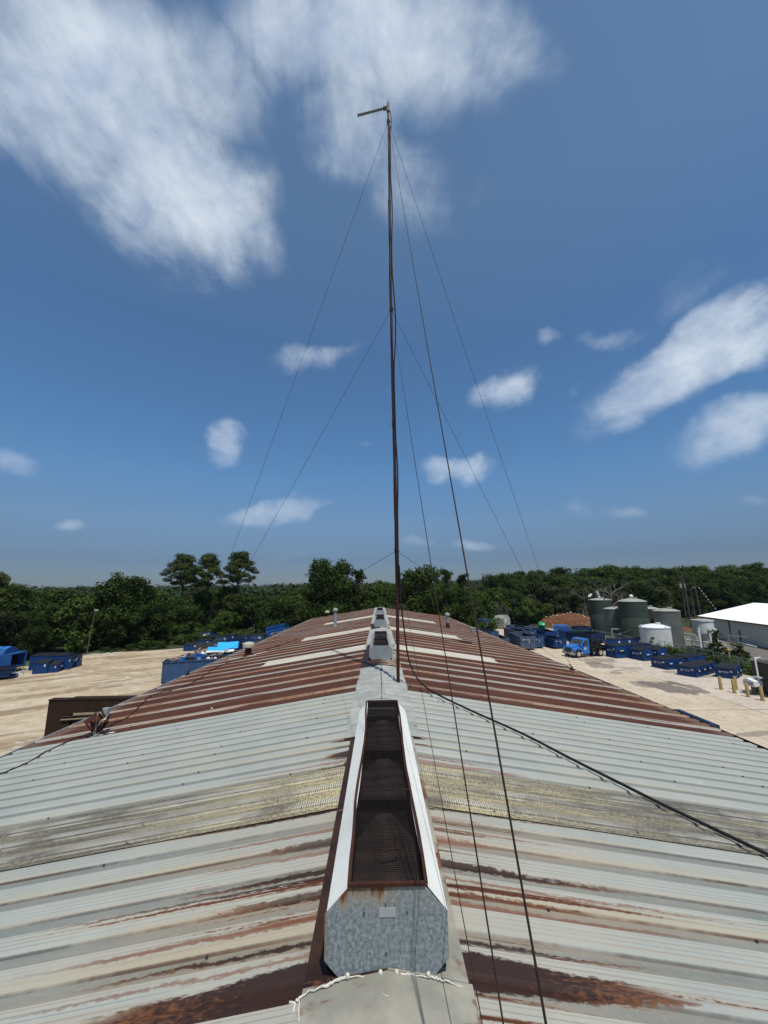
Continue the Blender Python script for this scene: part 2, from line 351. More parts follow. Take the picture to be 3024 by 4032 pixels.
def roof_grey(name, rusty):
    m, n = material(name); c, x, y, ax, u, iu, up, ip, sgn = roof_coords(n)
    strk = n.noise(n.comb(n.m('MULTIPLY', x, .35), n.m('MULTIPLY', y, 26), sgn), 1.0, 5, .6)
    fine = n.noise(n.comb(n.m('MULTIPLY', x, 10), n.m('MULTIPLY', y, 30), 0), 2.0, 4, .7)
    blot = n.noise(c, 1.6, 5, .6)
    spang = n.noise(c, 38, 3, .6)
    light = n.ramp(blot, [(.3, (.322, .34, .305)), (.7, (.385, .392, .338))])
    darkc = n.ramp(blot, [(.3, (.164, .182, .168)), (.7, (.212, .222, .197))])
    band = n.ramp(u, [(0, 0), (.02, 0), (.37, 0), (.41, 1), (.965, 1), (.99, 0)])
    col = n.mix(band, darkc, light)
    # fine grooves on the raised flat, dark line at its edge
    wob = n.m('ADD', u, n.m('MULTIPLY', n.m('SUBTRACT', fine, .5), .012))
    ln = n.ramp(wob, [(.345, 0), (.362, 1), (.392, 1), (.41, 0)])
    brk = n.step(n.noise(n.comb(n.m('MULTIPLY', x, 1.1), n.m('MULTIPLY', iu, 1.7), sgn), 1.0, 5, .7), .36, .56)
    gr = n.ramp(wob, [(0, 0), (.52, 0), (.53, 1), (.547, 1), (.557, 0), (.65, 0), (.66, 1), (.676, 1), (.686, 0), (.78, 0), (.79, 1), (.806, 1), (.816, 0), (.89, 0), (.9, .8), (.913, .8), (.92, 0)])
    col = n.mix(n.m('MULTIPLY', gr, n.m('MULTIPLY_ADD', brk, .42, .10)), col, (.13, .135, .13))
    col = n.mix(n.m('MULTIPLY', n.step(spang, .5, .75), .15), col, (.46, .48, .47))
    col = n.mix(n.m('MULTIPLY', n.step(fine, .6, .8), .22), col, (.19, .19, .18))
    # tan run-off stains, strongest on the raised flat just behind each dark line and in the troughs by the ridge
    ribn = n.noise(n.comb(n.m('MULTIPLY', iu, 1.93), n.m('MULTIPLY', sgn, 3.3), n.m('MULTIPLY', x, .3)), 1.0, 3, .6)
    zone = n.ramp(u, [(0, .25), (.36, .25), (.40, 1), (.50, .9), (.62, .35), (.95, .15)])
    fall = n.step(n.m('MULTIPLY', ax, -1), -6.0, -.2)
    tan = n.m('MULTIPLY', n.m('MULTIPLY', n.step(n.m('ADD', ribn, n.m('MULTIPLY', n.m('SUBTRACT', strk, .5), .5)), .40, .68), zone), fall)
    col = n.mix(n.m('MULTIPLY', tan, .62 if rusty else .4), col, n.mix(fine, (.37, .285, .155), (.44, .375, .235)))
    tr = n.m('MULTIPLY', n.m('MULTIPLY', n.step(ribn, .46, .62), n.m('SUBTRACT', 1, band)), n.step(n.m('MULTIPLY', ax, -1), -2.2, -.2))
    col = n.mix(n.m('MULTIPLY', tr, .42 if rusty else .2), col, n.mix(strk, (.19, .125, .06), (.25, .20, .125)))
    col = n.mix(n.m('MULTIPLY', ln, n.m('MULTIPLY_ADD', brk, .7 if rusty else .22, .12 if rusty else .03)), col, n.mix(n.step(ribn, .45, .6), (.085, .088, .086), (.065, .028, .02)))
    rl = n.ramp(wob, [(0, 1), (.02, .8), (.04, 0), (.96, 0), (.985, 1)])
    col = n.mix(n.m('MULTIPLY', n.m('MULTIPLY', rl, n.step(ribn, .42, .6)), .75 if rusty else .3), col, (.17, .075, .042))
    # rust running down from the ridge, per rib, longer in the troughs
    rib = n.noise(n.comb(n.m('MULTIPLY', sgn, 7), n.m('MULTIPLY', iu, 1.37), n.m('MULTIPLY', u, 2.2)), 1.0, 2, .5)
    reach = n.m('MULTIPLY', n.m('POWER', n.m('MAXIMUM', n.m('SUBTRACT', rib, .33 if rusty else .46), 0), 1.4), 4.2 if rusty else 4)
    edge = n.m('ADD', n.m('SUBTRACT', reach, n.m('SUBTRACT', ax, .3)), n.m('MULTIPLY', n.m('SUBTRACT', strk, .5), 7))
    edge = n.m('ADD', edge, n.m('MULTIPLY', n.m('SUBTRACT', fine, .5), 2.6))
    gate = n.step(n.noise(n.comb(n.m('MULTIPLY', x, .25), n.m('MULTIPLY', y, 9), n.m('MULTIPLY', sgn, 3)), 1.3, 3, .55), .50, .565)
    if not rusty: gate = n.m('MULTIPLY', gate, n.step(n.m('MULTIPLY', y, -1), -5.4, -5.0))
    rf = n.m('MULTIPLY', n.step(edge, .15, .75), gate)
    rc = n.ramp(strk, [(.3, (.026, .009, .007)), (.5, (.055, .0165, .009)), (.68, (.115, .042, .02))])
    rc = n.mix(n.m('MULTIPLY', n.step(n.m('MULTIPLY', edge, -1), -1.3, -.1), n.step(fine, .35, .6)), rc, (.20, .085, .038))
    col = n.mix(rf, col, rc)
    if rusty:
        halo = n.m('MULTIPLY', n.step(edge, -1.6, .2), n.m('SUBTRACT', 1, rf)); col = n.mix(n.m('MULTIPLY', halo, .22), col, (.36, .245, .15))
    def run(s, y0, hw, reach, k, orange=False):
        nonlocal col
        t = n.m('DIVIDE', n.m('SUBTRACT', ax, .34), reach)
        yy = n.m('ABSOLUTE', n.m('ADD', n.m('SUBTRACT', y, y0), n.m('ADD', n.m('MULTIPLY', n.m('SUBTRACT', fine, .5), .07), n.m('MULTIPLY', n.m('SUBTRACT', blot, .5), .09))))
        wd = n.m('MULTIPLY', n.m('MAXIMUM', n.m('MULTIPLY_ADD', t, -.8, 1.0), .12), hw)
        m1 = n.step(n.m('SUBTRACT', yy, wd), .010, -.006)
        m2 = n.step(n.m('ADD', t, n.m('MULTIPLY', n.m('SUBTRACT', strk, .5), 1.2)), 1.05, .7)
        sd = n.m('GREATER_THAN', n.m('MULTIPLY', x, s), 0)
        f = n.m('MULTIPLY', n.m('MULTIPLY', m1, m2), n.m('MULTIPLY', sd, k))
        col = n.mix(f, col, n.mix(fine, (.12, .045, .024), (.24, .11, .06)) if orange else n.mix(n.step(n.m('ADD', t, n.m('MULTIPLY', n.m('SUBTRACT', fine, .5), 1.6)), .35, .85), n.mix(fine, (.016, .008, .006), (.040, .014, .009)), n.mix(fine, (.07, .021, .010), (.20, .085, .036))))
    for a_ in RUNS_STAINED if rusty else RUNS_CLEAN: run(*a_)
    col = n.mix(spots(n, n.mul(c, (1, 1.6, 0)), 2.2, .09), col, (.74, .72, .66))
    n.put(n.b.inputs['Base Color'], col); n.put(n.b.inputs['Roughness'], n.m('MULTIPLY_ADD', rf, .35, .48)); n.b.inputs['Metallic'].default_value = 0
    bump(n, n.m('ADD', strk, n.m('MULTIPLY', gr, -.6)), .12, .006); return m
roof_grey('roof_grey_clean', False); roof_grey('roof_grey_stained', True)
def roof_rust():
    m, n = material('roof_rusted'); c, x, y, ax, u, iu, up, ip, sgn = roof_coords(n)
    strk = n.noise(n.comb(n.m('MULTIPLY', x, .5), n.m('MULTIPLY', y, 30), sgn), 1.0, 5, .62)
    fine = n.noise(n.comb(n.m('MULTIPLY', x, 7), n.m('MULTIPLY', y, 26), 0), 2.0, 5, .7)
    prn = n.noise(n.comb(n.m('MULTIPLY', ip, 3.71), n.m('MULTIPLY', sgn, 9), n.m('MULTIPLY', x, .22)), 1.0, 3, .6)
    upd = n.m('ADD', up, n.m('MULTIPLY', n.m('SUBTRACT', n.noise(n.comb(n.m('MULTIPLY', x, .8), n.m('MULTIPLY', y, 3), 5), 2, 4, .65), .5), .14))
    stripe = n.ramp(upd, [(.30, 0), (.345, 1), (.57, 1), (.62, 0)])
    dark = n.ramp(upd, [(0, .8), (.07, .25), (.2, .25), (.27, 1), (.33, .6), (.62, .7), (.67, .95), (.75, .2), (.9, .3), (.97, 1)])
    base = n.ramp(strk, [(.3, (.050, .0175, .011)), (.52, (.092, .032, .016)), (.70, (.18, .072, .033))])
    col = n.mix(n.m('MULTIPLY', dark, .75), base, (.034, .0115, .0095))
    pale = n.mix(n.step(prn, .40, .62), n.mix(strk, (.29, .25, .20), (.36, .34, .30)), n.mix(strk, (.27, .135, .065), (.38, .25, .15)))
    sf = n.m('MULTIPLY', stripe, n.step(n.m('ADD', strk, n.m('MULTIPLY', prn, .15)), .72, .58))
    sf = n.m('MULTIPLY', sf, n.step(n.m('ADD', n.m('MULTIPLY', fine, .6), n.m('MULTIPLY', prn, .4)), .66, .5))
    col = n.mix(sf, col, pale)
    lip = n.m('MULTIPLY', n.step(n.m('ADD', ax, n.m('MULTIPLY', n.m('SUBTRACT', strk, .5), .9)), 5.75, 6.0), n.step(fine, .3, .5))
    col = n.mix(n.m('MULTIPLY', lip, .25), col, (.32, .27, .2))
    col = n.mix(spots(n, n.mul(c, (1, 1.6, 0)), 1.6, .09), col, (.6, .55, .45))
    n.put(n.b.inputs['Base Color'], col); n.b.inputs['Roughness'].default_value = .75
    bump(n, strk, .15, .006)
roof_rust()
def skylight_mat():
    m, n = material('fibreglass'); c, x, y, ax, u, iu, up, ip, sgn = roof_coords(n)
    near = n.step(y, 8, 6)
    strk = n.noise(n.comb(n.m('MULTIPLY', x, .9), n.m('MULTIPLY', y, 22), sgn), 1.0, 6, .65)
    fib = n.noise(n.comb(n.m('MULTIPLY', x, 26), n.m('MULTIPLY', y, 16), 0), 2.0, 6, .75)
    big = n.noise(c, 1.3, 5, .6)
    w1 = n.m('SINE', n.m('MULTIPLY', n.m('ADD', x, y), 160)); w2 = n.m('SINE', n.m('MULTIPLY', n.m('SUBTRACT', x, n.m('MULTIPLY', y, 1.0)), 160))
    weave = n.step(n.m('MULTIPLY', w1, w2), -.1, .4)
    f = n.m('ADD', n.m('MULTIPLY', fib, .55), n.m('MULTIPLY', strk, .45))
    col = n.ramp(f, [(.41, (.09, .08, .065)), (.48, (.20, .175, .125)), (.54, (.345, .30, .18)), (.62, (.54, .48, .30))])
    out = n.m('MULTIPLY', n.step(n.m('ADD', ax, n.m('MULTIPLY', n.m('SUBTRACT', big, .5), 3)), .7, 2.6), .85)
    col = n.mix(out, col, n.ramp(f, [(.41, (.05, .048, .042)), (.51, (.15, .138, .105)), (.61, (.33, .30, .225))]))
    col = n.mix(n.m('MULTIPLY', n.step(n.noise(n.mul(c, (1.2, 3.5, 1)), 2.2, 6, .65), .54, .64), .65), col, (.10, .09, .072))
    col = n.mix(n.m('MULTIPLY', n.step(n.m('MULTIPLY', ax, -1), -1.9, -.4), n.m('MULTIPLY', n.step(big, .40, .6), n.step(fib, .36, .62))), col, n.mix(f, (.33, .275, .13), (.58, .51, .28)))
    edge = n.ramp(u, [(.3, 0), (.42, 1), (.62, 1), (.74, 0)])
    glass = n.m('MULTIPLY', n.m('MULTIPLY', edge, weave), n.step(big, .38, .56))
    col = n.mix(n.m('MULTIPLY', glass, .75), col, (.72, .70, .62))
    dk = n.m('MULTIPLY', n.m('MULTIPLY', edge, n.m('SUBTRACT', 1, weave)), .55); col = n.mix(dk, col, (.075, .07, .065))
    col = n.mix(n.m('MULTIPLY', n.ramp(u, [(.75, 0), (.85, 1), (.95, 0)]), n.step(strk, .5, .62)), col, (.46, .40, .20))
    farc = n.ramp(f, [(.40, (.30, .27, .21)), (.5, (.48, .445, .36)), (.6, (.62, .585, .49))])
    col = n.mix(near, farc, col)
    col = n.mix(spots(n, n.mul(c, (1, 1.6, 0)), 2.2, .1), col, (.75, .73, .68))
    n.put(n.b.inputs['Base Color'], col); n.b.inputs['Roughness'].default_value = .6
    bump(n, f, .35, .01)
skylight_mat()
def cap_mats():
    for name, a, b, rustamt in (('cap_tan', (.33, .31, .25), (.22, .215, .18), .61), ('cap_galv', (.365, .372, .335), (.26, .268, .25), .62), ('cap_rust', (.048, .022, .014), (.022, .011, .008), .62)):
        m, n = material(name); c = n.coord(); x, y, z = n.sep(c)
        f = n.noise(c, 3, 6, .6); g = n.noise(c, 14, 5, .65); st = n.noise(n.mul(c, (1, 9, 1)), 2.5, 4, .6)
        col = n.mix(n.step(f, .35, .65), a, b)
        col = n.mix(n.m('MULTIPLY', n.step(g, .5, .7), .4), col, tuple(q * .7 for q in a))
        col = n.mix(n.step(n.m('ADD', n.m('MULTIPLY', f, .6), n.m('MULTIPLY', st, .4)), rustamt, rustamt + .05), col, n.mix(g, (.085, .03, .015), (.2, .085, .04)))
        if name != 'cap_rust': col = n.mix(spots(n, c, 5, .14), col, (.74, .72, .66))
        if name == 'cap_tan':
            e = n.m('ADD', n.m('ABSOLUTE', x), n.m('MULTIPLY', n.m('SUBTRACT', f, .5), .5)); rm = n.m('MULTIPLY', n.step(e, .31, .36), n.step(n.noise(n.mul(c, (1, .7, 1)), 2.2, 4, .6), .46, .54))
            col = n.mix(rm, col, n.mix(g, (.09, .032, .015), (.19, .08, .038)))
        if name == 'cap_rust': col = n.mix(n.m('MULTIPLY', n.step(x, -.1, .2), n.step(st, .42, .55)), col, (.36, .27, .18))
        n.put(n.b.inputs['Base Color'], col); n.b.inputs['Roughness'].default_value = .6; bump(n, g, .15, .01)
cap_mats()
def spangle_mat():
    m, n = material('galv_spangle'); c = n.coord(); x, y, z = n.sep(c)
    f = n.noise(n.mul(c, (1, 1, .8)), 62, 4, .7); big = n.noise(c, 4, 4, .6); g = n.noise(n.mul(c, (9, 9, 1.6)), 3, 4, .6)
    col = n.ramp(f, [(.38, (.14, .17, .185)), (.5, (.225, .26, .27)), (.62, (.34, .37, .37))])
    col = n.mix(n.m('MULTIPLY', n.step(big, .4, .7), .5), col, (.24, .27, .275))
    top = n.m('ADD', z, n.m('MULTIPLY', n.m('SUBTRACT', g, .5), .22))
    lr = n.m('MULTIPLY', n.step(x, .06, -.02), 1)
    col = n.mix(n.m('MULTIPLY', n.step(top, .23, .335), n.m('MULTIPLY_ADD', lr, .6, .2)), col, (.36, .30, .19))
    col = n.mix(n.m('MULTIPLY', n.step(top, .285, .345), lr), col, (.15, .06, .025))
    ed = n.step(n.m('MULTIPLY', x, -1), .262, .285); col = n.mix(n.m('MULTIPLY', ed, .7), col, (.22, .16, .07))
    n.put(n.b.inputs['Base Color'], col); n.b.inputs['Roughness'].default_value = .5; n.b.inputs['Metallic'].default_value = .15
    bump(n, f, .08, .004)
spangle_mat()

def ell(n, p, cx, cy, a, b, ang, wob):
    d = n.v('SUBTRACT', p, (cx, cy, 0)); x, y, z = n.sep(d); c, s = math.cos(ang), math.sin(ang)
    e1 = n.m('ADD', n.m('MULTIPLY', x, c / a), n.m('MULTIPLY', y, s / a)); e2 = n.m('ADD', n.m('MULTIPLY', x, -s / b), n.m('MULTIPLY', y, c / b))
    r = n.m('SQRT', n.m('ADD', n.m('MULTIPLY', e1, e1), n.m('MULTIPLY', e2, e2)))
    return n.step(n.m('ADD', r, wob), 1.06, .94)
def yard_mat():
    m, n = material('yard_dirt'); p = n.pos(); x, y, z = n.sep(p)
    a = n.noise(p, .25, 6, .6); b = n.noise(p, 3.5, 6, .7); g = n.noise(p, 22, 4, .7)
    rot = n.comb(n.m('ADD', n.m('MULTIPLY', x, .80), n.m('MULTIPLY', y, .6)), n.m('ADD', n.m('MULTIPLY', x, -.6), n.m('MULTIPLY', y, .80)), 0)
    tr = n.noise(n.mul(rot, (.10, .8, 1)), .5, 7, .66, .5)
    col = n.ramp(a, [(.3, (.37, .285, .175)), (.5, (.47, .375, .25)), (.7, (.55, .46, .335))])
    col = n.mix(n.m('MULTIPLY', n.m('MULTIPLY', n.step(tr, .48, .58), n.step(a, .34, .52)), .85), col, (.215, .145, .08))
    col = n.mix(n.m('MULTIPLY', n.step(n.noise(n.mul(rot, (.12, 1, 1)), 1.0, 6, .66), .55, .66), .4), col, (.56, .48, .36))
    col = n.mix(n.m('MULTIPLY', n.step(b, .5, .75), .35), col, (.24, .185, .125))
    col = n.mix(n.m('MULTIPLY', n.step(g, .5, .7), .3), col, (.58, .52, .42))
    gr2 = n.noise(p, 60, 3, .7); mot = n.noise(p, 1.1, 6, .7)
    col = n.mix(n.m('MULTIPLY', n.step(mot, .52, .64), .5), col, (.62, .56, .47))
    col = n.mix(n.m('MULTIPLY', n.step(mot, .46, .36), .4), col, (.30, .225, .14))
    col = n.mix(n.m('MULTIPLY', n.step(gr2, .58, .66), .45), col, (.22, .19, .15))
    for k in (0, 1):                                          # a pair of curving wheel tracks
        rr = n.v('LENGTH', n.v('SUBTRACT', p, (-6, 112, 0))); dd = n.m('ABSOLUTE', n.m('ADD', n.m('SUBTRACT', rr, 71.5 + k * 1.7), n.m('MULTIPLY', n.m('SUBTRACT', a, .5), 5)))
        col = n.mix(n.m('MULTIPLY', n.m('MULTIPLY', n.step(dd, .75, .25), n.step(b, .38, .55)), .6), col, (.25, .18, .105))
    n.put(n.b.inputs['Base Color'], col); n.b.inputs['Roughness'].default_value = .95; bump(n, n.m('ADD', b, g), .6, .04)
yard_mat()
def concrete_mat():
    m, n = material('yard_concrete'); p = n.pos(); x, y, z = n.sep(p)
    a = n.noise(p, .3, 6, .6); b = n.noise(p, 2.5, 6, .7); g = n.noise(p, 20, 4, .7)
    wob = n.m('MULTIPLY', n.m('SUBTRACT', n.noise(n.mul(p, (1, .6, 1)), .9, 6, .65), .5), 2.4)
    col = n.ramp(a, [(.3, (.42, .34, .235)), (.5, (.50, .415, .30)), (.7, (.55, .465, .35))])
    col = n.mix(n.m('MULTIPLY', n.step(x, 24.0, 24.2), .55), col, (.50, .44, .385))
    col = n.mix(n.m('MULTIPLY', n.step(b, .5, .72), .3), col, (.30, .235, .165))
    mot = n.noise(p, 1.4, 7, .7); col = n.mix(n.m('MULTIPLY', n.step(mot, .45, .33), .45), col, (.27, .215, .15)); col = n.mix(n.m('MULTIPLY', n.step(mot, .55, .68), .35), col, (.62, .55, .45))
    drip = n.noise(n.mul(p, (1, .18, 1)), 1.3, 6, .65); col = n.mix(n.m('MULTIPLY', n.step(drip, .56, .66), .28), col, (.24, .195, .145))
    swirl = n.noise(p, .55, 4, .5, 2.2)
    col = n.mix(n.m('MULTIPLY', n.ramp(swirl, [(.46, 0), (.495, 1), (.53, 0)]), .35), col, (.22, .175, .125))
    for (cx, cy, ea, eb, an, k) in ((22.9, 33.4, 1.2, 2.4, .25, .9), (24.4, 34.6, .45, .8, 0, .95), (24.6, 32.6, .5, 1.5, -.15, .8), (21.6, 34.3, .9, 1.1, .3, .6), (22.5, 42.6, 1.2, 1.6, 0, .7), (22.0, 38.9, .5, .6, .2, .6),
                                    (23.5, 45.3, 2.3, 1.5, .4, .55), (24.8, 40.8, .9, .9, 0, .4), (27.2, 39.0, 1.0, .5, .4, .5), (20.5, 23.2, 2.2, .35, .1, .6), (23, 40, .7, .25, .3, .6), (28.6, 37.2, 1.2, 1.0, 0, .5)):
        col = n.mix(n.m('MULTIPLY', ell(n, p, cx, cy, ea, eb, an, wob), k), col, n.mix(b, (.105, .085, .075), (.17, .14, .115)))
    wl = n.m('MULTIPLY', n.m('SUBTRACT', n.noise(p, .8, 4, .6), .5), .25)
    for (k0, ax_) in ((24.1, 'x'), (18.4, 'x'), (43.2, 'y'), (27.4, 'y'), (11.0, 'y')):
        q = x if ax_ == 'x' else y
        dln = n.m('ABSOLUTE', n.m('ADD', n.m('SUBTRACT', q, k0), wl))
        col = n.mix(n.m('MULTIPLY', n.step(dln, .075, .02), .75), col, (.11, .085, .06))
    col = n.mix(n.m('MULTIPLY', n.step(g, .5, .7), .22), col, (.6, .54, .45))
    n.put(n.b.inputs['Base Color'], col); n.b.inputs['Roughness'].default_value = .9; bump(n, n.m('ADD', b, g), .25, .015)
concrete_mat()
def ground_mat():
    m, n = material('forest_floor'); p = n.pos(); b = n.noise(p, .6, 6, .65)
    n.put(n.b.inputs['Base Color'], n.ramp(b, [(.3, (.02, .024, .010)), (.5, (.035, .045, .016)), (.7, (.07, .065, .03))])); n.b.inputs['Roughness'].default_value = 1
    m, n = material('grass'); p = n.pos(); b = n.noise(p, 3, 6, .7)
    n.put(n.b.inputs['Base Color'], n.ramp(b, [(.3, (.035, .055, .015)), (.5, (.07, .095, .028)), (.7, (.13, .13, .06))])); n.b.inputs['Roughness'].default_value = 1; bump(n, b, 1, .1)
ground_mat()
m, n = material('air'); n.t.nodes.remove(n.b); pv = n.new('ShaderNodeVolumePrincipled'); pv.inputs['Density'].default_value = .00009; pv.inputs['Color'].default_value = (.72, .82, .95, 1); pv.inputs['Anisotropy'].default_value = .2
n.t.links.new(pv.outputs[0], n.o.inputs['Volume'])
mt = lambda k: MATS[k]

# ------------------------------------------------------------------ the setting: ground, yards
def hill(x, y):
    a = max(0, min(1, (x - 30) / 40)) * max(0, min(1, (y - 92) / 45)); a = a * a * (3 - 2 * a)
    b = max(0, min(1, (y - 260) / 500)); return 3.4 * a + 7.5 * b * b * (3 - 2 * b)
def grid_sheet(name, mat, xs, ys, zf):
    mb = MB(); nx = len(xs)
    mb.add([(x, y, zf(x, y)) for y in ys for x in xs], [(j * nx + i, j * nx + i + 1, (j + 1) * nx + i + 1, (j + 1) * nx + i) for j in range(len(ys) - 1) for i in range(nx - 1)])
    return structure(mb.build(name, mt(mat), smooth=True))
xs = [-4000, -2000, -1000, -500, -250] + list(range(-150, 301, 15)) + [500, 1000, 2000, 4000]
ys = [-600, -200, -60] + list(range(0, 241, 12)) + [260, 300, 360, 440, 520, 620, 760, 1000, 2000, 4000]
grid_sheet('ground', 'forest_floor', xs, ys, hill)
def poly_sheet(name, mat, pts, z, kind='structure'):
    mb = MB(); mb.add([(x, y, z) for x, y in pts], [tuple(range(len(pts)))]); o = mb.build(name, mt(mat), fix=True)
    if o.data.polygons[0].normal.z < 0: o.data.flip_normals()
    o['kind'] = kind; return o
poly_sheet('gravel_yard', 'yard_dirt', [(-6, -40), (6, -40), (6, 70), (-6, 60), (-14, 60.5), (-23, 61), (-28.5, 59), (-31, 57.5), (-36.2, 56.2), (-38.4, 54.6), (-37.5, 49), (-36.8, 45.5), (-44, 38), (-60, 20), (-60, -40)], .004)
poly_sheet('concrete_yard', 'yard_concrete', [(6.1, -40), (60, -40), (60, 20), (33, 28.5), (32.6, 38), (33.5, 48), (35, 60), (36, 72), (33, 80), (6.1, 80)], .008)
poly_sheet('asphalt_pad', 'asphalt', [(38.5, 42), (54, 36), (56, 66), (44, 66), (40, 53)], .006)
poly_sheet('grass_verge', 'grass', [(-44, 43), (-38.6, 47.2), (-37.4, 47.6), (-37.2, 51), (-39.2, 53.8), (-46, 53)], .010)
poly_sheet('grass_strip', 'grass', [(-38.6, 53.6), (-36.4, 55.0), (-35.1, 56.2), (-36, 58), (-40, 56)], .012)
poly_sheet('tank_yard', 'grass', [(33.2, 46), (34.5, 58), (36.2, 72), (36.5, 78), (58, 78), (58, 66.5), (43.5, 66.5), (39.8, 53), (38.3, 42), (38, 29), (33, 29)], .012)

# scattered pale rubble along the yard edge (uncountable)
mb = MB(); q = random.Random(3)
for (x0, y0, x1, y1, w, k) in ((-36.2, 40.6, -38.6, 46.4, .7, 170), (-38.8, 53.0, -34.6, 55.4, .6, 150), (-35.2, 41.4, -36.6, 42.6, .5, 60)):
    for i in range(k):
        t = q.random(); s = .06 + .16 * q.random() ** 2
        x = x0 + (x1 - x0) * t + q.gauss(0, w * .5); y = y0 + (y1 - y0) * t + q.gauss(0, w * .5)
        mb.cbox((x, y, s * .25), (s * 1.3, s, s * .7), q.random() * 6, rx=q.uniform(-.4, .4), ry=q.uniform(-.4, .4))
tag(mb.build('rubble', mt('stone')), 'pale limestone rubble heaped along the left yard edge', 'rubble', kind='stuff')

# ------------------------------------------------------------------ the roof and building the camera looks along
Y0, Y1, XE = -6.0, 37.4, 6.12
wh = thing('metal_building', 'long low metal building with a rusted ribbed gable roof, filling the foreground', 'building')
def rib_profile(y0, y1, lift=0.0):
    """(y, z, raised) points across the ribs"""
    out = []; k = math.floor((y0 - PAN0) / PITCHR) - 1
    while True:
        b = PAN0 + k * PITCHR
        if b > y1: break
        for (du, z, r) in ((0.0, 0, 0), (.37, 0, 0), (.43, .020, 1), (.96, .020, 1)): out.append((b + du * PITCHR, z, r))
        k += 1
    out = [p for p in out if y0 <= p[0] <= y1]
    if out[0][0] > y0 + 1e-4: out.insert(0, (y0, out[0][1], out[0][2]))
    if out[-1][0] < y1 - 1e-4: out.append((y1, out[-1][1], out[-1][2]))
    return out
def ribbed(mb, side, y0, y1, x0, x1, lift, mi, jag=.0, nx=10, seed=1, endcut=None):
    pr = rib_profile(y0, y1); rr = random.Random(seed)
    ends = {}
    vs = []
    for (y, z, r) in pr:
        ip = math.floor((y - PAN0) / (PITCHR * 3))
        if ip not in ends: ends[ip] = rr.uniform(-jag, jag)
        xe = x1 + ends[ip] + (jag * .8 if r else 0) + (endcut(y) if endcut else 0)
        for i in range(nx + 1):
            x = x0 + (xe - x0) * i / nx
            vs.append((side * x, y, ZR - SL * x + z + lift))
    fs = []
    for j in range(len(pr) - 1):
        for i in range(nx):
            a = j * (nx + 1) + i; f = (a, a + 1, a + nx + 2, a + nx + 1)
            fs.append(f if side > 0 else f[::-1])
    mb.add(vs, fs, mi)
for side in (-1, 1):
    mb = MB()
    ribbed(mb, side, Y0, 3.62, .0, XE, 0, 0, .03, seed=3)
    ribbed(mb, side, 3.62, 7.40, .0, XE, .001, 1, .03, seed=4)
    ribbed(mb, side, 7.36, Y1, .0, XE, .004, 2, .05, seed=5)
    o = mb.build('roof_panel', [mt('roof_grey_stained'), mt('roof_grey_clean'), mt('roof_rusted')], wh, fix=False)
    # skylights laid over the sheets
    for (a, b, xo, cut) in ((3.58, 4.36, 3.36, lambda y: .45 * (y - 3.58) / .78), (12.12, 13.16, 3.46, None), (17.75, 19.15, 3.44, None), (25.6, 27.1, 3.46, None)):
        sb = MB(); ribbed(sb, side, a, b, (.38 if side < 0 else .365) if a < 5 else .415, xo, .010, 0, .06, seed=int(a * 7) + side, nx=14, endcut=cut); sb.build('skylight_panel', mt('fibreglass'), wh, fix=False)
    # screw heads along the purlin lines
    sb = MB(); rr = random.Random(side + 5)
    for xq in (.95, 2.1, 3.3, 4.5, 5.7):
        k = 0; y = -1.0
        while y < 16:
            u = PAN0 + round((y - PAN0) / PITCHR) * PITCHR + .33 * PITCHR; x = xq + rr.gauss(0, .02)
            if k % 3 != 2 or rr.random() < .3: sb.cbox((side * x, u, rz(x) + .010), (.013, .013, .011), rr.random())
            y += PITCHR * rr.choice((1, 2, 3)); k += 1
    sb.build('screw', mt('tower_steel'), wh)['kind'] = 'stuff'
# walls, gables and eave trims
zE = rz(XE)
for side in (-1, 1):
    mb = MB(); y = Y0 + .1
    xw = side * (XE - .16)
    while y < Y1 - .25:                                       # ribbed wall sheet
        mb.box((min(xw, xw - side * .03), y, 0), (max(xw, xw - side * .03), y + .27, zE - .06)); mb.box((min(xw, xw + side * .03), y + .05, .02), (max(xw, xw + side * .03), y + .13, zE - .08)); y += .28
    mb.build('side_wall', mt('wall_grey'), wh)
    tb = MB(); xa, xb = sorted((side * (XE - .12), side * (XE + .16)))
    tb.box((xa, Y0, zE - .16), (xb, Y1, zE - .06)); tb.build('gutter_shade', mt('dark_brown'), wh)  # gutter drawn as a solid dark strip, its shade put in the colour
    tb = MB(); xa, xb = sorted((side * (XE + .162), side * (XE + .195)))
    tb.box((xa, Y0, zE - .16), (xb, Y1, zE - .03)); tb.build('gutter_lip', mt('galv' if side < 0 else 'dark_brown'), wh)
for yy in (Y0 + .1, Y1 - .12):
    mb = MB(); xw = XE - .2
    mb.prism([(-xw, 0), (xw, 0), (xw, rz(xw) - .06), (0, ZR - .06), (-xw, rz(xw) - .06)], yy, yy + .05, 'y'); mb.build('gable_wall', mt('wall_grey'), wh)
# ridge cap: flat by the vents, ribbed between them
VENTS = [2.13, 10.12, 18.4, 26.2]; VL = 3.08
cb = MB()
def cap_flat(y0, y1, xl, xr, lift, ml, mr):
    ny = max(2, int((y1 - y0) / .4))
    for (s, xw, mi) in ((-1, xl, ml), (1, xr, mr)):
        vs = []
        for j in range(ny + 1):
            y = y0 + (y1 - y0) * j / ny
            for k in range(4):
                x = xw * k / 3; vs.append((s * x, y, ZR - SL * x + lift - .035 * (1 - k / 3) * 0 + (-.004 if k == 3 else 0)))
        for j in range(ny):
            for k in range(3):
                a = j * 4 + k; f = (a, a + 1, a + 5, a + 4); cb.add([vs[i] for i in f], [(0, 1, 2, 3) if s > 0 else (3, 2, 1, 0)], mi)
def cap_rib(y0, y1, xw, lift, mi):
    for s in (-1, 1): ribbed(cb, s, y0, y1, 0, xw, lift, mi, .006, nx=4, seed=int(y0 * 3))
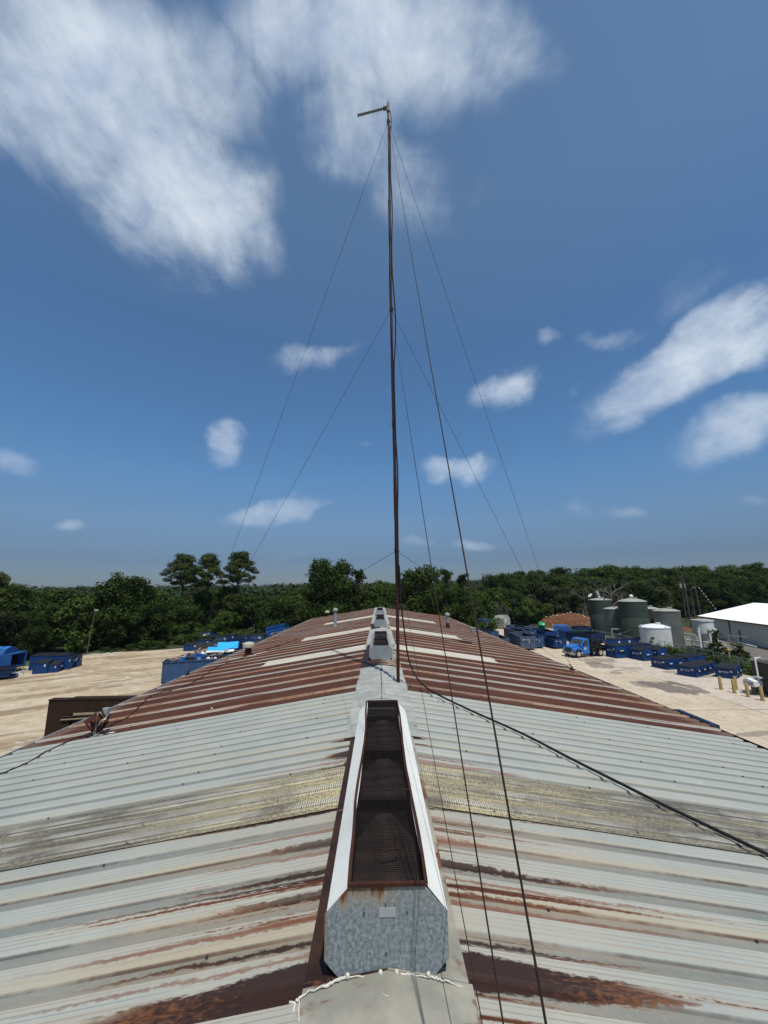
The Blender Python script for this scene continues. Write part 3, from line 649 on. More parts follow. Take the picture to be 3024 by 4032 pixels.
cap_flat(Y0, 2.12, .375, .375, .03, 0, 0)
cap_flat(2.12, 5.1, .375, .36, .032, 2, 0)  # left strip: rust brown, darkened further with the vent's own shade
cap_rib(5.1, 9.3, .45, .016, 1); cap_flat(9.28, 9.98, .46, .45, .045, 2, 2)
cap_flat(9.98, 12.9, .47, .45, .032, 2, 0)
cap_rib(12.9, 17.7, .46, .016, 1); cap_flat(17.7, 20.6, .47, .46, .03, 2, 0)
cap_rib(20.6, 26.0, .46, .016, 1); cap_flat(26.0, 28.9, .48, .45, .03, 1, 1); cap_rib(28.9, Y1, .46, .02, 1)
cb.build('ridge_cap', [mt('cap_tan'), mt('cap_galv'), mt('cap_rust')], wh, fix=False)
# rivet line along the ribbed ridge caps
sb = MB(); y = 5.4
while y < 9.8: sb.lathe([(.012, 0), (.012, .01), (.004, .014)], (.0, y, ZR + .034), 6); y += .14
sb.build('rivet', mt('dark_brown'), wh)['kind'] = 'stuff'

# ------------------------------------------------------------------ ridge vents
def ridge_vent(y0, label, white, worn):
    t = thing('ridge_vent', label, 'vent', (0, y0, ZR), 0, 'vents along the ridge')
    oc = [(-.162, .354), (.162, .354), (.277, .235), (.277, .062), (.210, -.004), (-.214, -.008), (-.285, .062), (-.285, .236)]
    mb = MB(); mb.prism(oc, 0, .012, 'y'); mb.build('end_panel', mt('galv_spangle') if white else mt('galv'), t)
    mb = MB(); mb.prism([(a * .985, b) for a, b in oc], VL - .012, VL, 'y'); mb.build('end_panel', mt('galv'), t)
    ny = 16; rr = random.Random(int(y0))
    for s in (-1, 1):
        mb = MB(); vs = []
        for j in range(ny + 1):
            y = .013 + (VL - .026) * j / ny; w = .006 * math.sin(j * .9 + s) if white else .003 * math.sin(j)
            for (a, b) in ((.174 + w, .341), (.178 + w, .344), (.279, .236), (.279, .060), (.272, .060), (.272, .230), (.174 + w, .332)): vs.append((s * a, y, b))
        k = 7; fs = [(j * k + i, j * k + (i + 1) % k, (j + 1) * k + (i + 1) % k, (j + 1) * k + i) for j in range(ny) for i in range(k)]
        mb.add(vs, fs); mb.build('side_panel', mt('white_paint') if white else mt('cap_galv'), t)
        mb = MB(); vs = []                                     # angle along the opening, buckled
        for j in range(ny + 1):
            y = .014 + (VL - .03) * j / ny; w = .010 * math.sin(j * .55 + s * .7) + rr.uniform(-.003, .003)
            for (a, b) in ((.170 + w, .352), (.186 + w, .356), (.186 + w, .326), (.170 + w, .330)): vs.append((s * a, y, b))
        fs = [(j * 4 + i, j * 4 + (i + 1) % 4, (j + 1) * 4 + (i + 1) % 4, (j + 1) * 4 + i) for j in range(ny) for i in range(4)]
        mb.add(vs, fs + [(0, 1, 2, 3), tuple(ny * 4 + i for i in range(4))]); mb.build('frame_rail', mt('rust_steel'), t)
    mb = MB(); mb.box((-.18, -.008, .347), (.18, .010, .361)); mb.build('end_bar', mt('rust_steel'), t); mb = MB(); mb.box((-.18, VL - .04, .342), (.18, VL - .014, .360)); mb.build('end_bar', mt('rust_steel'), t)
    mb = MB()                                                  # wire screen
    nx = 30 if white else 14; nyw = 230 if white else 60; tw = .0013 if white else .004
    for i in range(1, nx): x = -.17 + .34 * i / nx; mb.box((x - tw, .03, .343), (x + tw, VL - .05, .347))
    for j in range(1, nyw): y = .03 + (VL - .08) * j / nyw; mb.box((-.172, y - .0008, .347), (.172, y + .0008, .349))
    for f in (.29, .56, .9): mb.box((-.17, .03 + (VL - .08) * f - .004, .338), (.17, .03 + (VL - .08) * f + .004, .346), 1)
    mb.build('screen', [mt('mesh_black'), mt('damper')], t)
    mb = MB(); bays = [0.03, .29 * VL, .56 * VL, .9 * VL, VL - .05]
    for a, b in zip(bays[:-1], bays[1:]):                     # the arched baffle plates seen through the screen
        L = (b - a); pl = [(-.162, a + .01), (.162, a + .01), (.162, a + L * .52), (.10, a + L * .70), (.045, a + L * .83), (-.045, a + L * .83), (-.10, a + L * .70), (-.162, a + L * .52)]
        nn = len(pl); zz = [.285 if i < 2 else .275 for i in range(nn)]
        mb.add([(p[0], p[1], z) for p, z in zip(pl, zz)] + [(p[0], p[1], z - .006) for p, z in zip(pl, zz)],
               [tuple(range(nn)), tuple(range(2 * nn - 1, nn - 1, -1))] + [(i, (i + 1) % nn, (i + 1) % nn + nn, i + nn) for i in range(nn)])
    mb.build('baffle', mt('damper'), t)
    mb = MB(); mb.box((-.276, .05, -.03), (.270, VL - .05, .07)); mb.box((-.26, .06, .07), (.255, VL - .06, .2)); mb.build('curb_shade', mt('mesh_black'), t)  # blackened box inside paints the dark hollows under the chamfers
    if white:
        mb = MB(); mb.box((-.036, -.003, .225), (.040, -.0005, .262)); mb.build('label_plate', mt('plate_grey'), t)
        for (x, z) in ((-.105, .243), (.092, .243), (-.005, .276), (-.005, .085)): mb = MB(); mb.cbox((x, -.0025, z), (.007, .005, .007)); mb.build('screw', mt('tower_steel'), t)
        mb = MB(); rr = random.Random(2)                       # white sealant smeared along the joint
        pts = [(-.395, -.06, -.035), (-.34, -.045, -.012), (-.25, -.028, -.002), (-.20, -.016, .006), (-.1, -.014, .012), (0, -.012, .014), (.1, -.014, .013), (.2, -.02, .006), (.26, -.03, -.004), (.345, -.03, -.03)]
        P = []
        for a, b in zip(pts[:-1], pts[1:]):
            for k in range(8): P.append(Vector(a).lerp(Vector(b), k / 8) + Vector((0, rr.uniform(-.004, .004), rr.uniform(-.002, .003) + .006)))
        r_ = .004; rad = []
        for _ in P: r_ = min(.0065, max(.0022, r_ + rr.uniform(-.0016, .0016))); rad.append(r_)
        mb.tube([p_ - Vector((0, 0, .004)) for p_ in P], rad, 7)
        for (x, y, z) in ((-.178, -.016, .016), (-.032, -.016, .024), (.04, -.016, .024), (.18, -.02, .016)): mb.lathe([(.008, -.006), (.010, .004), (.007, .010), (.003, .013)], (x, y, z), 8)
        for path in ([(-.03, -.02, .014), (-.045, -.07, .02), (-.035, -.10, .021), (0, -.125, .026)], [(-.38, -.06, -.03), (-.375, -.11, -.028), (-.365, -.15, -.027)], [(.01, -.02, .02), (.03, -.045, .022)],
                     [(.345, -.03, -.03), (.34, .06, -.028), (.335, .14, -.028)], [(.32, .25, -.024), (.345, .21, -.03), (.36, .17, -.034)], [(-.4, -.06, -.04), (-.425, -.05, -.045)], [(-.4, -.06, -.04), (-.40, -.1, -.042)]):
            mb.tube(path, [rr.uniform(.002, .006) for _ in path], 5)
        mb.build('sealant', mt('sealant'), t, smooth=True)
        mb = MB(); mb.cbox((.03, .25, .352), (.075, .008, .006), .25); mb.tube([(.065, .262, .353), (.066, .285, .36)], .004, 5); mb.tube([(-.005, .242, .353), (-.02, .235, .356), (-.03, .245, .357)], .0025, 5); mb.build('twig', mt('dark_brown'), t)
ridge_vent(VENTS[0], 'near ridge vent with white side panels, dark mesh top and grey octagonal end', True, 0)
ridge_vent(VENTS[1], 'weathered ridge vent with grey octagonal end just behind the mast foot', False, 1)
ridge_vent(VENTS[2], 'ridge vent between the mast-side vent and the farthest one', False, 1)
ridge_vent(VENTS[3], 'smallest and farthest ridge vent at the far end of the roof', False, 1)

# ------------------------------------------------------------------ mast, antenna, guys, cables
mast = thing('antenna_mast', 'tall thin rusty pipe mast standing beside the ridge', 'mast', (.31, 7.83, 6.24))
MP = [(0, 0, 0), (.012, 0, 1.5), (.008, 0, 2.49), (.014, 0, 3.8), (0, 0, 5.15), (-.011, 0, 6.4), (-.008, 0, 7.88), (-.010, 0, 10.75), (.006, 0, 12.6), (.003, 0, 13.16), (0, 0, 13.75)]
def mast_at(z):
    for a, b in zip(MP[:-1], MP[1:]):
        if a[2] <= z <= b[2]: t = (z - a[2]) / (b[2] - a[2]); return Vector(a).lerp(Vector(b), t)
    return Vector(MP[-1])
mb = MB(); zz = [13.75 * i / 40 for i in range(41)]
mb.tube([mast_at(z) for z in zz], [.031 if z < 5.15 else (.028 if z < 10.7 else .022) for z in zz], 12); mb.build('pole', mt('mast_rust'), mast, smooth=True)
for z, r, nm in ((2.49, .036, 'guy_ring'), (5.15, .038, 'coupling'), (7.88, .040, 'guy_ring'), (10.75, .032, 'coupling'), (13.16, .036, 'guy_ring'), (1.55, .032, 'coupling'), (4.0, .032, 'coupling'), (9.3, .027, 'coupling')):
    p = mast_at(z); mb = MB(); mb.lathe([(r * .8, -.05), (r, -.045), (r, .045), (r * .8, .05)], p, 12)
    if nm == 'guy_ring':
        for a in (0, 2.1, 4.2): mb.tube([p + Vector((math.cos(a) * r, math.sin(a) * r, 0)), p + Vector((math.cos(a) * (r + .035), math.sin(a) * (r + .035), -.02))], .007, 5)
    mb.build(nm, mt('mast_rust' if nm == 'coupling' else 'dark_brown'), mast)
mb = MB(); mb.box((-.06, -.05, -.03), (.06, .05, .012)); mb.box((-.035, -.04, .012), (.035, -.030, .10)); mb.build('foot_plate', mt('rust_steel'), mast)

ant = thing('antenna', 'yagi antenna boom with short rods clamped on top of the mast', 'antenna', (.31, 7.83, 19.84))
d = Vector((-.754, .02, -.225)); d.normalize(); sidev = Vector((d.y, -d.x, 0)).normalized(); upv = sidev.cross(d)
mb = MB()
for k in (-1, 1): mb.tube([upv * .02 * k + d * .05, upv * .02 * k + d * .79], .014, 8)
mb.tube([d * .03, d * .12], .045, 8); mb.tube([d * .775, d * .79], .036, 8); mb.build('boom', mt('tank_grey'), ant)
for i in range(11):
    s = .12 + .066 * i; h = .10 - .005 * i; mb = MB()
    mb.tube([d * s - sidev * h - upv * .01, d * s + sidev * h - upv * .01], .0022, 4); mb.build('element', mt('tower_steel'), ant)
mb = MB(); mb.box((-.035, -.035, -.13), (.035, .035, .13)); mb.tube([(0, 0, .13), (0, 0, .165)], .025, 8); mb.build('bracket', mt('tank_grey'), ant)

mw = Vector((.31, 7.83, 6.24))
def wire(name, pts, r, mat, label, cat, group=None, n=5):
    mb = MB(); mb.tube(pts, r, n); return tag(mb.build(name, mt(mat), smooth=True), label, cat, group)
def near_anchor(P, bx, by, yy):
    nrm = (P - EYE).cross(pixray(bx, by)); lo, hi = -3.0, 3.0
    f = lambda x: nrm.dot(Vector((x, yy, rz(x, .02))) - EYE)
    for _ in range(60):
        mid = (lo + hi) / 2
        if f(lo) * f(mid) <= 0: hi = mid
        else: lo = mid
    return Vector((lo, yy, rz(lo, .02)))
GUYS = 'guy wires staying the mast'
AL, AR = Vector((-6.05, 13.2, rz(6.05, .06))), Vector((5.98, 13.04, rz(5.98, .06)))
for z, nm, bx in ((2.49, 'lowest', 1043), (7.88, 'middle', 1088), (13.16, 'top', 1180)):
    P = mw + mast_at(z)
    r = {2.49: .0020, 7.88: .0026, 13.16: .0032}[z]
    def sag(a, b, s=.012): return [a.lerp(b, i / 12) - Vector((0, 0, s * 4 * (i / 12) * (1 - i / 12))) for i in range(13)]
    wire('guy_wire', sag(P, AL), .0042, 'wire', f'guy wire from the {nm} mast ring down to the left eave', 'wire', GUYS)
    wire('guy_wire', sag(P, AR), .0042, 'wire', f'guy wire from the {nm} mast ring down to the right eave', 'wire', GUYS)
    wire('guy_wire', sag(P, near_anchor(P, bx * 1.8228, 2212 * 1.8228, .6), .02), r, 'wire_rust', f'guy wire from the {nm} mast ring running towards the camera over the near roof', 'wire', GUYS)
for A, s in ((AL, 'left'), (AR, 'right')):
    mb = MB(); mb.cbox(A + Vector((0, 0, -.03)), (.10, .14, .05)); mb.tube([A, A + Vector((0, 0, .07))], .02, 6); mb.tube([A + Vector((0, -.04, .04)), A + Vector((0, .16, .1))], .018, 6)
    tag(mb.build('guy_anchor', mt('dark_brown')), f'small rusty guy anchor on the {s} eave where three wires meet', 'anchor')
# coax run up the mast, then across the right-hand slope as a black conduit
pts = []
for i in range(46):
    z = 13.0 - i * .25
    off = .045 + .03 * math.sin(z * 1.9) + .022 * math.sin(z * .83 + 1)
    pts.append(mw + mast_at(z) + Vector((max(off, .035), -.01, 0)))
wire('coax_cable', pts, .016, 'black_rubber', 'black coax cable strapped loosely up the right side of the mast', 'cable', n=6)
pts = [mw + mast_at(z) + Vector((-.002 + .034 * math.sin(z * 1.3), -.045, 0)) for z in [12.7 - i * .3 for i in range(38)]]
wire('coax_cable', pts, .007, 'black_rubber', 'thinner black cable following the front of the mast', 'cable', n=6)
mb = MB(); p = mw + mast_at(13.42); mb.tube([mw + mast_at(13.5) + Vector((.02, 0, -.0)), mw + mast_at(13.5) + Vector((.05, 0, 0)), mw + mast_at(13.2) + Vector((.075, 0, 0)), mw + mast_at(12.95) + Vector((.06, 0, 0))], .011, 6)
tag(mb.build('cable_loop', mt('black_rubber')), 'short drip loop of cable just below the antenna', 'cable')
cp = [mw + mast_at(2.2) + Vector((.05, -.03, 0)), mw + mast_at(1.5) + Vector((.07, -.05, 0)), mw + mast_at(1.0) + Vector((.12, -.06, 0)), Vector((.50, 7.72, 6.75)), Vector((.60, 7.60, 6.47)), Vector((.74, 7.42, 6.32)), Vector((.95, 7.08, 6.24))]
for px, py in ((1700, 2724), (1860, 2800), (2060, 2890), (2250, 2988), (2450, 3088), (2600, 3163), (2800, 3258), (3024, 3364), (3200, 3450)):
    q = roof_pt(px, py, .06); 
    if q.x > 1.0: cp.append(Vector(q))
def smoothpath(P, k=6):
    out = []
    for i in range(len(P) - 1):
        p0, p1, p2, p3 = P[max(i - 1, 0)], P[i], P[i + 1], P[min(i + 2, len(P) - 1)]
        for j in range(k):
            t = j / k; out.append(.5 * ((2 * p1) + (p2 - p0) * t + (2 * p0 - 5 * p1 + 4 * p2 - p3) * t * t + (3 * p1 - p0 - 3 * p2 + p3) * t ** 3))
    return out + [P[-1]]
wire('conduit', smoothpath(cp), .0145, 'black_rubber', 'thick black conduit running from the mast down the right roof slope', 'cable', n=10)
lp = [Vector(roof_pt(*q, .035)) for q in ((-160, 3090), (0, 3045), (109, 3000), (230, 2935), (400, 2870), (512, 2815), (600, 2738), (743, 2695), (860, 2625), (958, 2588), (1085, 2546), (1180, 2512))]
cab = smoothpath(lp, 5); cab = [p + Vector((0, 0, RNG.uniform(-.012, .012))) for p in cab]
mb = MB(); mb.tube(cab, .010, 6)
for p in cab[8::6]: mb.tube([p, p + Vector((RNG.uniform(-.05, .05), -.08, -.02))], .005, 4)
tag(mb.build('roof_cable', mt('black_rubber')), 'thin dark cable lying along the left roof slope near the eave', 'cable')

# ------------------------------------------------------------------ small roof vents
def mushroom(x, y, label, s=1.0, cap='cream', tall=0.36):
    t = thing('roof_vent', label, 'vent', (x, y, rz(x)), 0, 'round vents on the roof slopes')
    mb = MB(); mb.lathe([(.125 * s, -.1), (.125 * s, .22 * s), (.11 * s, .23 * s), (.11 * s, tall * s)], n=18); mb.build('stack', mt('rust_steel'), t, smooth=True)
    mb = MB(); mb.lathe([(.15 * s, tall * s - .04), (.215 * s, tall * s - .03), (.22 * s, tall * s + .03), (.20 * s, tall * s + .05), (.215 * s, tall * s + .06), (.2 * s, tall * s + .11), (.12 * s, tall * s + .15), (.02, tall * s + .165)], n=22); mb.build('cap', mt(cap), t, smooth=True)
    mb = MB(); mb.lathe([(.21 * s, -.05 - SL * .1), (.2 * s, .03), (.13 * s, .06)], n=16); mb.build('flashing', mt('rust_steel'), t)
    return t
mushroom(-5.0, 15.75, 'mushroom vent with a pale cap on a rusty stack near the left eave')
mushroom(-4.71, 36.6, 'distant low mushroom vent at the far left end of the roof', 1.0)
def pipe_vent(x, y, h, r, label, low):
    t = thing('vent_pipe', label, 'vent pipe', (x, y, rz(x)), 0, 'vent pipes on the far roof')
    mb = MB(); mb.lathe([(r, -.1), (r, h)], n=16); mb.build('pipe', mt('galv'), t, smooth=True)
    mb = MB(); mb.lathe([(r * 1.1, h - .02), (r * 1.65, h + .0), (r * 1.7, h + .07), (r * 1.3, h + .13), (r * .3, h + .16)], n=16); mb.build('cap', mt('tank_lid'), t, smooth=True)
    mb = MB(); mb.lathe([(r * 1.7, -.08), (r * 1.5, .05), (r * 1.05, low)], n=16); mb.build('collar', mt('galv' if low < .2 else 'rust_steel'), t, smooth=True)
pipe_vent(-2.56, 23.37, .86, .085, 'tall galvanised vent pipe with a cap on the far left slope', .08)
pipe_vent(3.83, 23.26, .72, .085, 'galvanised vent pipe with a rusty foot on the far right slope', .32)
t = thing('roof_box', 'small grey box fixed at the far right eave', 'box', (5.4, 23.64, rz(5.4)))
mb = MB(); mb.box((-.18, -.12, -.05), (.18, .12, .2)); mb.build('case', mt('galv'), t, bevel=.01); mb = MB(); mb.box((-.2, -.14, .2), (.2, .14, .225)); mb.build('lid', mt('tank_lid'), t)
# wrecked turbine vent near the left eave
t = thing('broken_vent', 'wrecked rusty turbine vent with torn flaps around a grey pipe', 'vent', (-4.92, 7.49, rz(4.92)), .25); t.scale = (.68, .68, .72)
mb = MB(); mb.lathe([(.085, -.1), (.085, .34)], n=16); mb.lathe([(.083, .42), (.083, .60)], (.13, .05, 0), 16); mb.build('pipe', mt('galv'), t, smooth=True)
mb = MB(); rr = random.Random(9)
for i in range(9):
    a = i * 2 * math.pi / 9 + rr.uniform(-.2, .2); b = a + .62
    r0, r1 = .10, .20 + rr.uniform(-.05, .09); z0, z1, z2 = .08, .33 + rr.uniform(-.06, .06), .56 + rr.uniform(-.12, .05)
    c = [(r0 * math.cos(a), r0 * math.sin(a), z0), (r0 * math.cos(b), r0 * math.sin(b), z0 + .03), (r1 * math.cos(b), r1 * math.sin(b), z1), (r1 * 1.15 * math.cos(a), r1 * 1.15 * math.sin(a), z1 + .05), (.07 * math.cos(b), .07 * math.sin(b), z2), (.09 * math.cos(a), .09 * math.sin(a), z2 - .05)]
    mb.add(c, [(0, 1, 2, 3), (3, 2, 4, 5)]); mb.add([(x * 1.02, y * 1.02, z + .004) for x, y, z in c], [(3, 2, 1, 0), (5, 4, 2, 3)])
mb.build('torn_flap', mt('rust_steel'), t, fix=False)
mb = MB(); mb.tube([(-.05, -.09, .10), (.12, -.15, .36), (.22, -.10, .44)], .012, 6); mb.lathe([(.04, 0), (.05, .03), (.02, .06)], (.17, -.13, .36), 10); mb.build('spindle', mt('cream'), t)
mb = MB(); rr = random.Random(5)
for i in range(26):
    x = -.5 + i * .036; mb.cbox((x, -.10 + .05 * math.sin(i * .7) + (.05 if i > 16 else 0), .012 + SL * x), (.06, rr.uniform(.03, .09), .02), rr.random(), rx=rr.uniform(-.2, .2))
mb.build('sealant', mt('sealant'), t)
mb = MB(); rr = random.Random(6)
for i in range(14):
    x = -5.62 + i * .07; mb.cbox((x, 15.56 + rr.uniform(-.05, .05), rz(x, .02)), (.09, .09, .02), rr.random())
tag(mb.build('sealant_patch', mt('sealant')), 'streak of white sealant on the rust left of the mushroom vent', 'sealant')
mb = MB()
for i in range(8): x = -4.72 + i * .05; mb.cbox((x, 15.8 + .03 * i, rz(x, .02)), (.08, .07, .02), rr.random())
tag(mb.build('sealant_patch', mt('sealant')), 'short blob of white sealant right of the mushroom vent', 'sealant')
mb = MB(); rr = random.Random(8)
for i in range(12): x = 3.0 + i * .06; mb.cbox((x, 17.0 - .02 * i, rz(x, .035)), (.10, rr.uniform(.04, .12), .03), rr.random() * .4, rx=rr.uniform(-.3, .3))
tag(mb.build('roof_debris', mt('dark_brown')), 'dark scrap of torn sheet lying on the far right slope', 'debris')
# ------------------------------------------------------------------ trees
def leaves(q, clumps, per, size, up=.5, flat=1.0):
    """many small leaf quads spread through clumps; returns verts, faces, tints"""
    V = []; T = []
    for (c, r, tint) in clumps:
        k = max(12, int(per * (r / 1.0) ** 2))
        n = q.normal(size=(k, 3)); n /= np.linalg.norm(n, axis=1)[:, None]
        rad = r * (.45 + .55 * q.random(k) ** .5) * (1 + .18 * q.normal(size=k))
        p = np.array(c) + n * rad[:, None] * np.array([1, 1, flat])
        nn = n * .7 + np.array([0, 0, up]) + q.normal(size=(k, 3)) * .5; nn /= np.linalg.norm(nn, axis=1)[:, None]
        a = np.cross(nn, q.normal(size=(k, 3))); a /= np.linalg.norm(a, axis=1)[:, None]; b = np.cross(nn, a)
        s = (size * (.55 + .9 * q.random(k)))[:, None]
        w = .5 + .3 * q.random((k, 1))
        quad = np.stack([p - a * s, p - b * s * w + nn * s * .15, p + a * s * .9, p + b * s * w + nn * s * .15], 1)
        V.append(quad.reshape(-1, 3)); tt = np.clip(tint + q.normal(size=k) * .16, 0, 1); T.append(np.repeat(tt, 4))
    V = np.concatenate(V); T = np.concatenate(T); return V, T
def leaf_mesh(name, V, T, mat):
    me = bpy.data.meshes.new(name); nv = len(V); nf = nv // 4
    me.vertices.add(nv); me.vertices.foreach_set('co', V.astype(np.float32).ravel())
    me.loops.add(nv); me.loops.foreach_set('vertex_index', np.arange(nv, dtype=np.int32))
    me.polygons.add(nf); me.polygons.foreach_set('loop_start', np.arange(0, nv, 4, dtype=np.int32))
    at = me.attributes.new('tint', 'FLOAT', 'POINT'); at.data.foreach_set('value', T.astype(np.float32))
    me.materials.append(mt(mat)); me.update(calc_edges=True); me.validate(); return me
def limb_mesh(name, limbs, mat):
    mb = MB()
    for pts, r in limbs: mb.tube(pts, r, 6)
    o = mb.build(name, mt(mat), smooth=True); me = o.data; bpy.data.objects.remove(o); return me
TREES = {}
def tree_kind(key, seed, h, spread, mat='leaf', kind='broad', per=190, size=.17, bark='bark'):
    q = np.random.default_rng(seed); cl = []; limbs = []
    if kind == 'broad':
        n = 34
        for i in range(n):
            t = q.random(); z = h * (.16 + .78 * t); env = spread * (1 - abs(t - .42) ** 1.7 * 1.25) * (.55 + .5 * q.random())
            a = q.random() * 6.283; r = h * (.095 + .075 * q.random())
            cl.append(((env * math.cos(a), env * math.sin(a), z), r, .25 + .5 * q.random()))
        for i in range(5): cl.append(((q.normal() * spread * .25, q.normal() * spread * .25, h * (.86 + .12 * q.random())), h * .085, .5 + .3 * q.random()))
    elif kind == 'oak':
        for i in range(46):
            t = q.random(); z = h * (.12 + .74 * t); env = spread * (.55 + .45 * math.sin(math.pi * (.25 + .6 * t))) * q.random() ** .4
            a = q.random() * 6.283; cl.append(((env * math.cos(a), env * math.sin(a), z), h * (.075 + .06 * q.random()), .25 + .5 * q.random()))
        for i in range(9):
            a = i * 6.283 / 9; cl.append(((spread * .5 * math.cos(a), spread * .5 * math.sin(a), h * (.80 + .16 * q.random())), h * (.06 + .03 * q.random()), .5 + .3 * q.random()))
    elif kind == 'pine':
        for i in range(26):
            t = i / 25; z = h * (.62 + .35 * t); env = spread * (1.0 - .8 * max(0, t - .45) / .55) * (.5 + .6 * q.random()); a = i * 2.4 + q.normal() * .3
            cl.append(((env * math.cos(a), env * math.sin(a), z), h * (.056 + .034 * q.random()), .3 + .5 * q.random()))
    elif kind == 'spire':
        for i in range(44):
            t = q.random(); z = h * (.08 + .88 * t); env = spread * (1.02 - t) ** .8 * (.4 + .7 * q.random()); a = q.random() * 6.283
            cl.append(((env * math.cos(a), env * math.sin(a), z), h * (.085 - .045 * t) * (.8 + .5 * q.random()), .25 + .5 * q.random()))
        for k in range(6): a = k * 1.05; cl.append(((spread * .35 * math.cos(a), spread * .35 * math.sin(a), h * (.88 + .1 * q.random())), h * .035, .5))
    elif kind == 'bush':
        for i in range(16):
            a = q.random() * 6.283; e = spread * q.random() ** .6; cl.append(((e * math.cos(a), e * math.sin(a), h * (.15 + .65 * q.random() * (1.1 - .5 * e / spread))), h * (.15 + .12 * q.random()), .3 + .5 * q.random()))
    elif kind == 'bare':
        pass
    tip = h * (.9 if kind != 'bush' else .5)
    lean = q.normal(size=2) * h * .02
    trunk = [(lean[0] * t, lean[1] * t, tip * t) for t in (0, .2, .45, .7, 1)]
    r0 = h * .022
    limbs.append((trunk, [r0, r0 * .85, r0 * .65, r0 * .42, r0 * .12]))
    if kind == 'bare':
        def branch(p, d, L, r, dep):
            e = p + d * L; limbs.append(([p, p.lerp(e, .5) + Vector(q.normal(size=3) * L * .05), e], [r, r * .75, r * .5]))
            if dep == 0: return
            for k in range(4 if dep > 1 else 3):
                nd = (d + Vector(q.normal(size=3)) * .62 + Vector((0, 0, .12))).normalized(); branch(p.lerp(e, .45 + .55 * q.random()), nd, L * (.55 + .2 * q.random()), r * .5, dep - 1)
        for k in range(7):
            a = q.random() * 6.283; branch(Vector(trunk[1 + k % 3]), Vector((math.cos(a), math.sin(a), .75)).normalized(), h * .26, r0 * .5, 3)
    else:
        for (c, r, t) in cl[::2]:
            z = c[2] * (.55 if kind != 'pine' else .88); s = z / tip; b = (lean[0] * s, lean[1] * s, z)
            limbs.append(([b, ((b[0] + c[0]) / 2, (b[1] + c[1]) / 2, (b[2] + c[2]) / 2 + r * .25), c], [r0 * .4, r0 * .28, r0 * .10]))
    tr = limb_mesh('trunk', limbs, bark)
    cr = None
    if cl:
        V, T = leaves(q, cl, per, size, flat=.46 if kind == 'pine' else .9); cr = leaf_mesh('crown', V, T, mat)
    TREES[key] = (tr, cr, h)
def tree(key, x, y, height, label, group=None, rot=None, name='tree', z=None, wide=1.0):
    tr, cr, h = TREES[key]; s = height / h
    o = bpy.data.objects.new(name, None); COL.objects.link(o); o.location = (x, y, hill(x, y) if z is None else z)
    o.rotation_euler = (0, 0, RNG.random() * 6.28 if rot is None else rot); o.scale = (s * wide, s * wide, s)
    tag(o, label, 'bush' if name == 'bush' else 'tree', group)
    a = bpy.data.objects.new('trunk', tr); COL.objects.link(a); a.parent = o
    if cr is not None: b = bpy.data.objects.new('crown', cr); COL.objects.link(b); b.parent = o
    return o
for i in range(5): tree_kind(f'broad{i}', 20 + i, 8.0, 2.6 + .25 * i)
for i in range(3): tree_kind(f'tall{i}', 90 + i, 8.0, 1.9 + .2 * i, mat=('leaf', 'leaf_mid', 'leaf_dusty')[i], kind='oak', per=260, size=.15)
tree_kind('mid', 35, 8.0, 2.6, mat='leaf_mid')
tree_kind('dusty', 36, 7.0, 2.4, mat='leaf_dusty', kind='spire', per=300, size=.14)
tree_kind('bright', 31, 6.0, 2.0, mat='leaf_bright')
tree_kind('oak', 40, 12.5, 3.7, kind='oak', per=230, size=.16)
tree_kind('oak2', 43, 11.0, 3.3, kind='oak', per=230, size=.16)
tree_kind('pine1', 50, 14.5, 2.9, kind='pine', mat='leaf_pine', per=330, size=.13); tree_kind('pine2', 53, 14.5, 2.8, kind='pine', mat='leaf_pine', per=330, size=.13)
tree_kind('spire', 60, 10.5, 2.3, kind='spire', per=300, size=.15)
tree_kind('bush1', 70, 2.0, 1.3, kind='bush', mat='leaf_bright', per=330, size=.12); tree_kind('bush2', 71, 2.0, 1.5, kind='bush', mat='leaf', per=330, size=.12)
tree_kind('weed', 72, 1.2, 1.0, kind='bush', mat='weed', per=330, size=.07)
tree_kind('bare', 80, 9.0, 3, kind='bare', bark='bark_grey'); tree_kind('bare2', 81, 9.0, 3, kind='bare', bark='bark_grey')
tree_kind('sapling', 90, 3.2, 1.0, kind='spire', mat='leaf_mid', per=700, size=.10)

def at_px(x, Y):                               # world x below a display-column of the photograph, at distance Y
    d = pixray(x * 1.8228, 2330); return EYE.x + d.x * Y / d.y
# trees one can name
tree('oak2', -38.6, 62.5, 11.0, 'tall dark lumpy tree rising above the left woods, left of the two pines', rot=1.0)
tree('pine1', at_px(392, 76), 76, 14.9, 'left umbrella-crowned pine of the twin pines, open branches against the sky', rot=.4, name='pine_tree')
tree('pine2', at_px(445, 77), 77, 14.9, 'pine with a round open crown merging with the pine on its left', rot=2.1, name='pine_tree')
tree('pine1', at_px(515, 79), 79, 15.5, 'separate umbrella pine just left of the rear guy wires', rot=3.6, name='pine_tree')
tree('pine2', at_px(-12, 52), 52, 10.6, 'pine crown cut by the left edge of the picture, standing above the left woods', rot=5.0, name='pine_tree')
tree('oak', at_px(712, 61.5), 61.5, 12.9, 'tall broad oak left of the mast, standing above the far roof end', rot=.7)
tree('oak2', at_px(905, 65), 65, 11.9, 'rounded tall tree just right of the mast', rot=4.0)
tree('spire', at_px(965, 66), 66, 11.0, 'feathery pointed tree beside the round tree right of the mast', rot=1.0)
tree('spire', at_px(1000, 68), 68, 10.3, 'feathery tree standing third to the right of the mast', rot=3.0)
tree('spire', at_px(775, 62), 62, 10.9, 'narrow leafy tree leaning against the tall broad oak', rot=2.0)
tree('bright', -25.5, 67.5, 4.4, 'pale green low tree beside the blue dumpsters at the left', rot=.5)
